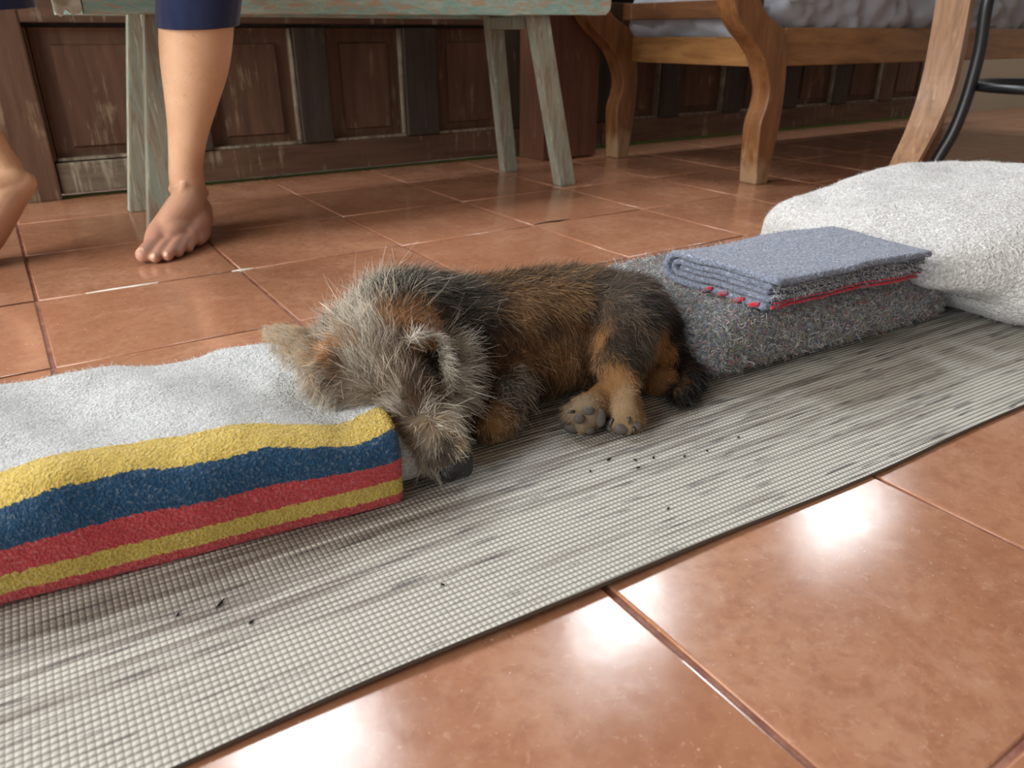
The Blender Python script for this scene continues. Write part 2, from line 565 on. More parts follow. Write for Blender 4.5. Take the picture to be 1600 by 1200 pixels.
def extrude_profile(prof, x0, x1, nx, fn=None, capr=0.004, closed=True):
    """prof: (y,z) loop swept along x with rounded ends; uv.x = arc length, uv.y = x"""
    P = np.asarray(prof, float)
    n = len(P)
    seg = np.linalg.norm(np.roll(P, -1, 0) - P, axis=1)
    arc = np.concatenate([[0], np.cumsum(seg)[:-1]])
    nxt, prv = np.roll(P, -1, 0), np.roll(P, 1, 0)
    t = nxt - prv
    t /= np.linalg.norm(t, axis=1)[:, None] + 1e-12
    area2 = np.sum(P[:, 0] * nxt[:, 1] - nxt[:, 0] * P[:, 1])
    nrm = np.stack([t[:, 1], -t[:, 0]], 1) * (1 if area2 > 0 else -1)
    xs = np.concatenate([[x0, x0 + capr * 0.15, x0 + capr * 0.5], np.linspace(x0 + capr, x1 - capr, nx), [x1 - capr * 0.5, x1 - capr * 0.15, x1]])
    ins = np.concatenate([[1.0, 0.55, 0.15], np.zeros(nx), [0.15, 0.55, 1.0]]) * capr
    V, UV, F = [], [], []
    for x, s in zip(xs, ins):
        for i in range(n):
            q = P[i] - nrm[i] * s
            p = np.array([x, q[0], q[1]])
            if fn is not None:
                p = fn(p, arc[i])
            V.append(tuple(p))
            UV.append((arc[i], x))
    K = len(xs)
    for k in range(K - 1):
        for i in range(n):
            j = (i + 1) % n
            F.append((k * n + i, k * n + j, (k + 1) * n + j, (k + 1) * n + i))
    F.append(tuple(range(n)))
    F.append(tuple((K - 1) * n + i for i in range(n))[::-1])
    return V, F, UV


def sheet_profile(center, th, n_end=4):
    """closed outline of a sheet of thickness th following a centre line (y,z)"""
    P = np.asarray(center, float)
    T = np.gradient(P, axis=0)
    T /= np.linalg.norm(T, axis=1)[:, None]
    N = np.stack([-T[:, 1], T[:, 0]], 1)
    a = P + N * th / 2
    b_ = P - N * th / 2
    out = list(a)
    for k in range(1, n_end):
        ang = math.pi / 2 - math.pi * k / n_end
        out.append(P[-1] + th / 2 * (math.sin(ang) * N[-1] + math.cos(ang) * T[-1]))
    out += list(b_[::-1])
    for k in range(1, n_end):
        ang = -math.pi / 2 + math.pi * k / n_end
        out.append(P[0] + th / 2 * (math.sin(ang) * N[0] - math.cos(ang) * T[0]))
    return np.array(out)


def rot_about(p, c, ang):
    s, k = math.sin(ang), math.cos(ang)
    x, y = p[0] - c[0], p[1] - c[1]
    return np.array([c[0] + x * k - y * s, c[1] + x * s + y * k, p[2]])


def hair_object(name, pts, tint, radius, parent, tip=0.25, kind='stuff', label=None):
    """pts (N,K,3) world points; tint (N,3)"""
    N, K = pts.shape[:2]
    h = bpy.data.hair_curves.new(name)
    h.add_curves([K] * N)
    org = np.array(wloc(parent)) if parent is not None else np.zeros(3)
    h.attributes['position'].data.foreach_set('vector', (pts - org).astype(np.float32).ravel())
    ra = h.attributes.get('radius') or h.attributes.new('radius', 'FLOAT', 'POINT')
    prof = 1 - (1 - tip) * np.linspace(0, 1, K) ** 1.5
    rad = (np.asarray(radius).reshape(-1, 1) if np.ndim(radius) else np.full((N, 1), radius)) * prof[None, :]
    ra.data.foreach_set('value', rad.astype(np.float32).ravel())
    ca = h.attributes.new('tint', 'FLOAT_COLOR', 'CURVE')
    ca.data.foreach_set('color', np.c_[tint, np.ones(N)].astype(np.float32).ravel())
    h.materials.append(M['hair'])
    o = bpy.data.objects.new(name, h)
    return link(o, parent, label=label, kind=kind)


def sample_mesh(o, n):
    """random surface points, normals and uv (if any) of a mesh object, in world space"""
    me = o.data
    me.calc_loop_triangles()
    nt = len(me.loop_triangles)
    tv = np.zeros(nt * 3, int)
    me.loop_triangles.foreach_get('vertices', tv)
    tl = np.zeros(nt * 3, int)
    me.loop_triangles.foreach_get('loops', tl)
    co = np.zeros(len(me.vertices) * 3)
    me.vertices.foreach_get('co', co)
    co = co.reshape(-1, 3) + np.array(WORLD.get(o.name, (0, 0, 0)))
    vn = np.zeros(len(me.vertices) * 3)
    me.vertices.foreach_get('normal', vn)
    vn = vn.reshape(-1, 3)
    tv = tv.reshape(-1, 3)
    tl = tl.reshape(-1, 3)
    A, B, C = co[tv[:, 0]], co[tv[:, 1]], co[tv[:, 2]]
    ar = np.linalg.norm(np.cross(B - A, C - A), axis=1)
    k = rng.choice(nt, n, p=ar / ar.sum())
    u, v = rng.random(n), rng.random(n)
    f = u + v > 1
    u[f], v[f] = 1 - u[f], 1 - v[f]
    w = 1 - u - v
    P = A[k] * w[:, None] + B[k] * u[:, None] + C[k] * v[:, None]
    N = vn[tv[k, 0]] * w[:, None] + vn[tv[k, 1]] * u[:, None] + vn[tv[k, 2]] * v[:, None]
    N /= np.linalg.norm(N, axis=1)[:, None] + 1e-9
    UV = None
    if me.uv_layers:
        uv = np.zeros(len(me.loops) * 2)
        me.uv_layers[0].data.foreach_get('uv', uv)
        uv = uv.reshape(-1, 2)
        UV = uv[tl[k, 0]] * w[:, None] + uv[tl[k, 1]] * u[:, None] + uv[tl[k, 2]] * v[:, None]
    return P, N, UV


def fuzz(o, n, length, colors, radius=0.00012, curl=0.8, lift=0.6, pick=None, keep=None):
    """short wool fibres standing off a cloth, as one child"""
    P, N, UV = sample_mesh(o, n)
    if keep is not None:
        q = keep(P, UV)
        P, N = P[q], N[q]
        UV = UV[q] if UV is not None else None
        n = len(P)
    D = rng.normal(size=(n, 3)) * curl + N * lift
    D /= np.linalg.norm(D, axis=1)[:, None]
    dn = np.sum(D * N, 1)
    D += N * np.where(dn < 0.05, 0.05 - dn, 0)[:, None]
    D2 = rng.normal(size=(n, 3)) * 0.7
    L = length * (0.4 + 1.2 * rng.random(n))[:, None]
    pts = np.stack([P - N * 0.0003, P + D * L * 0.5, P + D * L * 0.9 + D2 * L * 0.35], 1)
    if pick is None:
        C = np.array(colors)[rng.integers(0, len(colors), n)]
    else:
        C = pick(P, UV)
    C = C * (0.7 + 0.6 * rng.random(n))[:, None]
    return hair_object('wool_fibres', pts, np.clip(C, 0, 1), radius, o, 0.5)


# ------------------------------------------------------------------ the setting
def build_setting():
    floor = box('floor', (-2.4, -3.4, -0.06), (5.4, 0.95, -0.0022), 'grout', None, bev=0, kind='structure')
    T, g = 0.3, 0.0048
    n = 0
    tile_me = {}

    def tile_bm(seed, dy=0.0):
        bm = bmesh.new()
        w = T - g
        bmesh.ops.create_cube(bm, size=1)
        for v in bm.verts:
            v.co = Vector((v.co.x * w, v.co.y * w, v.co.z * 0.02 - 0.01))
        bmesh.ops.subdivide_edges(bm, edges=[e for e in bm.edges], cuts=1, use_grid_fill=True)
        top = [f for f in bm.faces if f.normal.z > 0.9]
        es = {e for f in top for e in f.edges if any(g_ not in top for g_ in e.link_faces)}
        rd = random.Random(seed)
        bmesh.ops.bevel(bm, geom=list(es), offset=0.0018, segments=3, affect='EDGES', profile=0.5)
        for v in bm.verts:
            v.co.x += rd.uniform(-0.0006, 0.0006)
            v.co.y += rd.uniform(-0.0006, 0.0006)
        me = bpy.data.meshes.new('tile')
        bm.to_mesh(me)
        bm.free()
        me.shade_smooth()
        for p in me.polygons:
            p.use_smooth = p.normal.z < 0.985
        me.materials.append(M['tile'])
        return me
    meshes = [tile_bm(k) for k in range(6)]
    rd = random.Random(5)
    for i in range(-4, 18):
        for j in range(-5, 3):
            o = bpy.data.objects.new('tile', meshes[rd.randrange(6)])
            link(o, floor)
            o.location = ((i + 0.5) * T, (j + 0.5) * T, rd.uniform(-0.0004, 0.0002))
            o.rotation_euler = (rd.uniform(-1, 1) * 0.0018, rd.uniform(-1, 1) * 0.0018, rd.choice((0, 1, 2, 3)) * math.pi / 2)
    # the floor behind the camera, never in view: one joined field of the same tiles
    V, F = [], []
    for i in range(-8, 18):
        for j in range(-11, 3):
            if i >= -4 and j >= -5:
                continue
            x0, y0, x1, y1 = i * T + g / 2, j * T + g / 2, (i + 1) * T - g / 2, (j + 1) * T - g / 2
            b = len(V)
            V += [(x0, y0, -0.004), (x1, y0, -0.004), (x1, y1, -0.004), (x0, y1, -0.004),
                  (x0 + .003, y0 + .003, 0), (x1 - .003, y0 + .003, 0), (x1 - .003, y1 - .003, 0), (x0 + .003, y1 - .003, 0)]
            F += [(b + 4, b + 5, b + 6, b + 7)] + [(b + k, b + (k + 1) % 4, b + 4 + (k + 1) % 4, b + 4 + k) for k in range(4)]
    mesh('tile_field', V, F, 'tile', floor, smooth=False, kind='stuff')
    # painted light glint and a dark crack in the joint of the row y = 0
    for a, b in ((0.066, 0.170), (0.286, 0.322)):
        xs = np.linspace(a, b, 14)
        V, F = [], []
        for k, x in enumerate(xs):
            w = 0.0034 * math.sin(math.pi * (k + 0.3) / (len(xs) - 0.4)) * (0.7 + 0.5 * rd.random())
            V += [(x, -w, 0.0006), (x, w, 0.0006), (x, -w, -0.003), (x, w, -0.003)]
        for k in range(len(xs) - 1):
            q = 4 * k
            F += [(q, q + 1, q + 5, q + 4), (q, q + 4, q + 6, q + 2), (q + 1, q + 3, q + 7, q + 5)]
        mesh('joint_glint', V, F, 'glint', floor)
    V, F = tube([(0.905, 0.004, 0.0002), (0.94, 0.006, 0.0004), (0.97, 0.004, 0.0003), (1.0, 0.006, 0.0)], [0.001, 0.0022, 0.002, 0.0008], 6)
    mesh('joint_crack', V, F, 'crack', floor)

    box('ground_beside', (-7, -6, -0.25), (-2.45, 0.95, -0.07), 'grass', None, bev=0, kind='structure')
    box('ground', (-7, 0.96, -0.25), (9, 8, -0.012), 'grass', None, bev=0, kind='structure')

    # unseen bank added to block bright sky behind the gap and tint it green
    box('gap_sky_block', (-3, 1.7, -0.05), (6.5, 4.0, 0.55), 'grass', None, bev=0.1, kind='structure')

    # parapet made of old panelled door leaves
    wall = box('wall_back', (-2.4, 0.880, 0.008), (3.86, 0.925, 0.95), 'dark_post_wood', None, bev=0, kind='structure')
    YF = 0.846
    op = [(0.115, 0.385), (0.475, 0.712), (0.803, 1.028), (1.135, 1.365)]
    x = 1.46
    while x < 3.75:
        op.append((x, x + 0.235))
        x += 0.33
    op = [(-0.62, -0.36), (-0.27, -0.02)] + op
    prev = -0.70
    for k, (a, b) in enumerate(op):
        m_ = 'dark_post_wood' if k in (3, 4, 5, 6, 7, 8, 9, 10, 11) else 'door_wood'
        box('post', (prev + 0.001, YF - (0.006 if k > 2 else 0), 0.088), (a - 0.001, 0.881, 0.378), m_, wall, 0.004)
        prev = b
        # recessed field with a bevelled raised panel, in two storeys
        for z0, z1 in ((0.088, 0.378), (0.462, 0.90)):
            bm = bmesh.new()
            fr = 0.040
            zr = (z0 + 0.026, z1 - 0.036)
            L = [(a, b, z0, z1, 0.880), (a + 0.002, b - 0.002, z0 + 0.002, z1 - 0.002, 0.866),
                 (a + 0.010, b - 0.010, z0 + 0.009, z1 - 0.010, 0.870),
                 (a + fr, b - fr, zr[0], zr[1], 0.869), (a + fr + 0.004, b - fr - 0.004, zr[0] + 0.004, zr[1] - 0.004, 0.862)]
            rings = []
            for (xa, xb, za, zb, y) in L:
                rings.append([bm.verts.new(p) for p in ((xa, y, za), (xb, y, za), (xb, y, zb), (xa, y, zb))])
            for r0, r1 in zip(rings, rings[1:]):
                for i in range(4):
                    bm.faces.new((r0[i], r0[(i + 1) % 4], r1[(i + 1) % 4], r1[i]))
            bm.faces.new(rings[-1])
            bm_obj('panel', bm, 'door_wood', wall, smooth=False, origin=(a, 0.87, z0))
            # pale worn moulding round the opening
            if z0 < 0.2:
                box('moulding', (a + 0.001, YF + 0.004, z0 - 0.001), (b - 0.001, 0.868, z0 + 0.006), 'weathered_wood', wall, 0.001)
                box('moulding', (b - 0.007, YF + 0.002, z0 + 0.008), (b - 0.001, 0.868, z1 - 0.002), 'weathered_wood', wall, 0.001)
    box('post', (prev + 0.001, YF, 0.088), (3.85, 0.881, 0.378), 'dark_post_wood', wall, 0.004)
    box('rail', (0.108, YF - 0.004, 0.012), (0.42, 0.881, 0.084), 'weathered_wood', wall, 0.004)
    box('rail', (-0.70, YF, 0.008), (0.104, 0.881, 0.086), 'dark_post_wood', wall, 0.003)
    box('rail', (0.424, YF, 0.010), (1.40, 0.881, 0.086), 'door_rail_wood', wall, 0.003)
    box('rail', (1.404, YF, 0.008), (3.85, 0.881, 0.086), 'door_rail_wood', wall, 0.003)
    box('rail', (0.02, YF - 0.010, 0.386), (1.40, 0.881, 0.455), 'door_rail_wood', wall, 0.003)
    box('rail', (1.404, YF, 0.380), (3.85, 0.881, 0.455), 'door_rail_wood', wall, 0.003)
    box('post', (-0.015, YF - 0.012, 0.0), (0.106, YF - 0.001, 0.95), 'door_wood', wall, 0.005)
    box('rail', (-2.4, 0.83, 0.951), (3.86, 0.95, 1.0), 'door_rail_wood', wall, 0.004)
    # wall above the parapet with three open windows, roof and the other walls
    xs = [-2.4] + [q for w in WINDOWS for q in w] + [5.4]
    V, F = [], []
    for k in range(0, len(xs), 2):
        bmv = box_bm((xs[k], 0.875, 1.0), (xs[k + 1], 0.935, 2.9), 0)
        bmv.verts.index_update()
        o0 = len(V)
        V += [tuple(v.co) for v in bmv.verts]
        F += [[o0 + v.index for v in f.verts] for f in bmv.faces]
        bmv.free()
    for lo, hi in [((a, 0.875, WZ1), (b, 0.935, 2.9)) for a, b in WINDOWS] + [((a, 0.875, 1.0), (b, 0.935, WZ0 - 0.05)) for a, b in WINDOWS]:
        bmv = box_bm(lo, hi, 0)
        bmv.verts.index_update()
        o0 = len(V)
        V += [tuple(v.co) for v in bmv.verts]
        F += [[o0 + v.index for v in f.verts] for f in bmv.faces]
        bmv.free()
    mesh('wall_back_upper', V, F, 'pillar_wood', None, smooth=False, kind='structure')
    for k, (a, b) in enumerate(WINDOWS):
        w = 0.05
        fr = box('window_%d' % (k + 1), (a, 0.87, WZ0 - 0.05), (b, 0.94, WZ0), 'door_rail_wood', None, kind='structure')
        box('frame', (a, 0.87, WZ0), (a + w, 0.94, WZ1), 'door_rail_wood', fr)
        box('frame', (b - w, 0.87, WZ0), (b, 0.94, WZ1), 'door_rail_wood', fr)
    box('wall_back_plaster', (3.87, 0.87, -0.003), (5.4, 0.93, 1.0), 'plaster', None, bev=0, kind='structure')
    box('ceiling', (-2.6, -3.5, 2.9), (5.5, 1.3, 2.96), 'ceiling', None, bev=0, kind='structure')
    box('wall_right', (5.4, -3.4, -0.06), (5.46, 0.935, 2.9), 'plaster', None, bev=0, kind='structure')
    box('wall_front', (-2.4, -3.46, -0.06), (5.46, -3.4, 2.9), 'plaster', None, bev=0, kind='structure')

    # boxed wooden pillar between the bench and the daybed
    p = thing('wooden_pillar', (1.525, 0.78, 0), 'boxed reddish brown wooden pillar on the floor between bench and daybed', 'pillar')
    box('front_board', (1.440, 0.706, 0.004), (1.630, 0.722, 2.898), 'pillar_wood', p, 0.002)
    box('side_board', (1.422, 0.708, 0.0), (1.439, 0.843, 2.898), 'pillar_wood', p, 0.002)
    box('side_board', (1.614, 0.724, 0.0), (1.630, 0.843, 2.898), 'pillar_wood', p, 0.002)


build_setting()


# ------------------------------------------------------------------ furniture
def build_bench():
    t = thing('bench', (0.75, 0.47, 0), 'long rustic bench in peeling teal and white paint with slanted legs', 'bench')
    # front apron with a slightly worn lower edge
    rd = random.Random(3)
    lower = [(x, 0.394 + 0.0095 * (x - 0.18) / 1.17 + rd.uniform(-0.0012, 0.0012)) for x in np.linspace(0.182, 1.345, 34)]
    poly = lower + [(1.357, 0.415), (1.36, 0.43), (1.357, 0.468), (0.182, 0.468)]
    prism('front_apron', poly, 'y', 0.335, 0.362, 'teal_apron', t, 0.003)
    box('back_apron', (0.16, 0.612, 0.397), (1.345, 0.638, 0.468), 'teal_apron', t)
    poly = [(0.138, 0.398), (0.142, 0.392), (0.147, 0.389), (0.151, 0.397), (0.155, 0.403), (0.160, 0.398), (0.166, 0.393), (0.176, 0.395),
            (0.180, 0.402), (0.181, 0.470), (0.138, 0.470)]
    prism('end_batten', poly, 'y', 0.330, 0.358, 'white_paint', t, 0.002, label='white chipped batten at the end of the bench')
    for k in range(4):
        y0 = 0.322 + k * 0.0835
        box('seat_plank', (0.12, y0, 0.470), (1.38, y0 + 0.080, 0.494), 'teal_apron', t, 0.004)
    for bx, tx in ((1.238, 1.152), (0.238, 0.322)):
        slanted_leg('leg', (bx, 0.346, 0.0), (tx, 0.382, 0.470), 0.050, 0.034, 'teal_leg', t)
        slanted_leg('leg', (bx - 0.006 if bx > 1 else bx, 0.612, 0.0), (tx + (0.012 if bx > 1 else 0), 0.593, 0.470), 0.042, 0.034, 'teal_leg', t)
        s = 1 if bx > 1 else -1
        box('stretcher', (tx - 0.012, 0.395, 0.372), (tx + 0.022, 0.580, 0.400), 'teal_leg', t, 0.003)


build_bench()


def build_daybed():
    t = thing('daybed', (2.58, 0.37, 0), 'brown wooden daybed with S-curved scroll legs under the grey mattress', 'daybed')
    left = [(1.652, 0), (1.645, .07), (1.641, .149), (1.655, .195), (1.658, .234), (1.641, .274), (1.617, .312), (1.585, .340),
            (1.545, .368), (1.514, .398), (1.496, .432), (1.482, .475), (1.478, .52), (1.492, .565), (1.527, .600)]
    right = [(1.697, 0), (1.705, .068), (1.716, .158), (1.716, .246), (1.706, .31), (1.694, .355), (1.668, .380), (1.642, .391), (1.613, .408),
             (1.588, .430), (1.566, .466), (1.558, .52), (1.566, .555), (1.548, .598)]
    L, R = catmull(left, 4), catmull(right, 4)
    poly = [tuple(p) for p in L] + [tuple(p) for p in R[::-1]]
    mid = 2.585
    for mirror in (False, True):
        pl = [((2 * mid - x) if mirror else x, z) for x, z in poly]
        for y0 in (0.062, 0.622):
            prism('leg', pl, 'y', y0, y0 + 0.058, 'daybed_wood', t, 0.005)
        e0 = 1.684 if not mirror else 2 * mid - 1.706
        box('end_rail', (e0, 0.121, 0.284), (e0 + 0.022, 0.621, 0.354), 'daybed_end_wood', t, 0.003)
        e1 = 1.640 if not mirror else 2 * mid - 1.668
        box('arm_bar', (e1, 0.121, 0.398), (e1 + 0.028, 0.621, 0.442), 'arm_wood', t, 0.004)
    box('side_rail', (1.706, 0.074, 0.287), (2 * mid - 1.706, 0.100, 0.376), 'daybed_rail_wood', t, 0.004)
    box('side_rail', (1.706, 0.642, 0.287), (2 * mid - 1.706, 0.668, 0.376), 'daybed_rail_wood', t, 0.004)
    for k in range(9):
        x = 1.80 + k * 0.19
        box('slat', (x, 0.101, 0.325), (x + 0.07, 0.641, 0.340), 'daybed_wood', t, 0.002)

    def fold(p, tt):
        x, y, z = p
        # the sheet bulges over the rail in soft gathers
        side = max(0, 1 - tt[1] * 9)
        g = math.sin(x * 31 + 4 * fbm((x, z, 1), 7) + z * 25) * 0.009 + fbm((x * 2.2, y, z * 2.9), 9) * 0.016
        y -= (0.018 * math.sin(math.pi * min(1, max(0, tt[2] * 1.2))) + g * 0.9) * side
        endk = max(0, 1 - tt[0] * 30)
        x -= (0.016 * math.sin(math.pi * min(1, tt[2] * 1.5)) + fbm((y * 3, z * 3, 2), 8) * 0.014 + 0.006 * math.sin(y * 45 + z * 30)) * endk
        z += fbm((x, y, 4), 9) * 0.008
        if tt[2] < 0.4:
            z += (0.007 * math.sin(x * 11 + 1) + 0.003 * math.sin(x * 29)) * side + 0.016 * math.sin(y * 17 + 1) * endk
        return (x, y, z)
    V, F = soft_box((1.694, 0.096, 0.346), (3.44, 0.655, 0.540), (0.04, 0.04, 0.05), 110, 44, 18, fold)
    mesh('mattress', V, F, 'sheet_cloth', None, origin=(2.57, 0.37, 0.345),
         label='mattress under a creased blue-grey sheet lying on the daybed', cat='mattress')


build_daybed()


def build_table_and_stool():
    t = thing('wooden_table', (2.01, -0.70, 0), 'wooden table with curved square leg standing behind the pale grey blanket roll', 'table')
    a = np.array([0.34, -0.94, 0])
    b = np.array([0.94, 0.34, 0])
    ridge = catmull([(1.718, 0.0), (1.744, .04), (1.768, .085), (1.810, .160), (1.837, .240), (1.840, .327), (1.832, .427), (1.820, .56), (1.812, .70)], 5)
    for dx, dy, flip in ((0, 0, 1), (0.33, -0.28, -1), (0.03, -0.56, 1), (0.36, -0.84, -1)):
        V, F = [], []
        for (x, z) in ridge:
            cx = 1.79 + (x - 1.79) * flip
            k = 0.70 + 0.24 * min(1.0, z / 0.25)
            c = np.array([cx + dx, -0.30 + dy, z]) + np.array([0.020, 0.047, 0])
            for s1, s2 in ((1, -1), (1, 1), (-1, 1), (-1, -1)):
                V.append(tuple(c + a * s1 * 0.036 * k + b * s2 * 0.033 * k))
        n = len(ridge)
        for i in range(n - 1):
            for q in range(4):
                F.append((4 * i + q, 4 * i + (q + 1) % 4, 4 * i + 4 + (q + 1) % 4, 4 * i + 4 + q))
        F += [(0, 1, 2, 3), tuple(4 * (n - 1) + q for q in range(4))]
        mesh('leg', V, F, 'table_wood', t, smooth=False)
    prism('tabletop', [(1.72, -0.14), (1.75, -0.95), (2.30, -1.28), (2.27, -0.44)], 'z', 0.70, 0.735, 'table_wood', t, 0.006)

    c = np.array([2.49, -0.23, 0])
    t = thing('bar_stool', tuple(c), 'black metal stool with a foot ring behind the wooden table leg', 'stool')
    r = np.array([0.839, -0.544, 0])
    q = np.array([0.544, 0.839, 0])
    for d in (-r, 0.5 * r + 0.866 * q, 0.5 * r - 0.866 * q):
        path = catmull([c + d * (0.24 + dr) + np.array([0, 0, z]) for dr, z in ((.058, 0.0), (.040, .05), (.018, .11), (.003, .20), (-.002, .32), (.008, .43), (0.0, .47))], 6)
        V, F = tube(path, 0.0165, 14)
        mesh('leg', V, F, 'black', t)
    ring = [c + 0.212 * (math.cos(u) * r + math.sin(u) * q) + np.array([0, 0, 0.228]) for u in np.linspace(0, 2 * math.pi, 56, endpoint=False)]
    V, F = tube(ring, 0.0125, 12, True)
    mesh('foot_ring', V, F, 'black', t)
    bm = bmesh.new()
    bmesh.ops.create_cone(bm, cap_ends=True, segments=48, radius1=0.25, radius2=0.25, depth=0.035, matrix=Matrix.Translation((c[0], c[1], 0.472)))
    bmesh.ops.bevel(bm, geom=list(bm.edges), offset=0.01, segments=3, affect='EDGES')
    bm_obj('seat', bm, 'black', t)


build_table_and_stool()


# ------------------------------------------------------------------ mat and blankets
def build_mat():
    ang = math.atan2(-0.987 + 0.962, 0.856 - 0.017)
    W, x0, x1 = 0.575, -1.0, 1.72
    nx, ny = 150, 14
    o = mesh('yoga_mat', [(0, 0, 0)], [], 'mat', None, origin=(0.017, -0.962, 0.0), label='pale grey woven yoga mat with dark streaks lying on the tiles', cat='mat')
    V, F = [], []
    th = 0.0042
    for layer in (0, 1):
        for i in range(nx + 1):
            x = x0 + (x1 - x0) * i / nx
            wob = 0.0022 * math.sin(x * 7.0 + 1) + 0.0012 * math.sin(x * 19)
            up = 0.0035 * max(0, math.sin(x * 4.3 + 0.6)) ** 3
            for j in range(ny + 1):
                y = W * j / ny
                e = max(0, 1 - j / 2.0)
                V.append((x, y + wob * e, (th if layer else 0.0006) + up * e * e))
    S = (nx + 1) * (ny + 1)
    mi = []
    for i in range(nx):
        for j in range(ny):
            a, b, c, d = i * (ny + 1) + j, (i + 1) * (ny + 1) + j, (i + 1) * (ny + 1) + j + 1, i * (ny + 1) + j + 1
            F.append((S + a, S + b, S + c, S + d))
            mi.append(0)
            F.append((a, d, c, b))
            mi.append(1)
    for i in range(nx):
        for j in (0, ny):
            a, b = i * (ny + 1) + j, (i + 1) * (ny + 1) + j
            F.append((a, b, S + b, S + a))
            mi.append(1)
    for j in range(ny):
        for i in (0, nx):
            a, b = i * (ny + 1) + j, i * (ny + 1) + j + 1
            F.append((a, b, S + b, S + a))
            mi.append(1)
    me = bpy.data.meshes.new('yoga_mat')
    me.from_pydata(V, [], F)
    bm = bmesh.new()
    bm.from_mesh(me)
    bmesh.ops.recalc_face_normals(bm, faces=bm.faces)
    bm.to_mesh(me)
    bm.free()
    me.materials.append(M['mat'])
    me.materials.append(M['mat_edge'])
    me.polygons.foreach_set('material_index', mi)
    o.data = me
    o.rotation_euler = (0, 0, ang)
    # loose dark crumbs
    for (x, y, s, r_) in ((0.4125, -0.836, 3.2, 0.2), (0.432, -0.850, 2.0, 1.9), (0.449, -0.856, 2.4, 0.6), (0.425, -0.862, 1.8, 2.4),
                          (0.385, -0.843, 1.8, 1.0), (0.475, -0.87, 1.6, 0.1), (0.545, -0.872, 1.6, 2.9), (0.50, -0.874, 1.5, 1.2),
                          (0.062, -0.842, 5.0, 0.75), (0.035, -0.838, 2.2, 1.0), (0.075, -0.872, 2.6, 0.5), (0.20, -0.908, 1.6, 2.0), (0.402, -0.925, 1.6, 0.3)):
        d = np.array([math.cos(r_), math.sin(r_), 0]) * s / 1000
        p = np.array([x, y, 0.0052])
        V, F = tube([p - d, p - d * 0.3 + (0, 0, 0.0004), p + d * 0.4, p + d + (0, 0, 0.0006)], [0.0004, 0.0009, 0.0008, 0.0003], 5)
        mesh('crumb', V, F, 'dirt', None, origin=tuple(p), label='tiny dark crumb of dirt on the pale woven mat', cat='crumb', group='crumbs on the mat')


build_mat()


def rounded_rect(y0, y1, z0, z1, r, n=8):
    """closed loop starting at the lower front edge (y0 side is the front), going up the front, over the top and back"""
    out = []
    for cy, cz, a0 in ((y0 + r[0], z0 + r[0], 1.5), (y0 + r[1], z1 - r[1], 1.0), (y1 - r[2], z1 - r[2], 0.5), (y1 - r[3], z0 + r[3], 0.0)):
        rr = r[len(out) // (n + 1)]
        for k in range(n + 1):
            a = math.pi * (a0 - 0.5 * k / n)
            out.append((cy + rr * math.cos(a), cz + rr * math.sin(a)))
    # densify the straight runs
    P = []
    for i, p in enumerate(out):
        q = out[(i + 1) % len(out)]
        d = math.hypot(q[0] - p[0], q[1] - p[1])
        m_ = max(1, int(d / 0.007))
        for k in range(m_):
            P.append((p[0] + (q[0] - p[0]) * k / m_, p[1] + (q[1] - p[1]) * k / m_))
    return P


MATZ = 0.0045


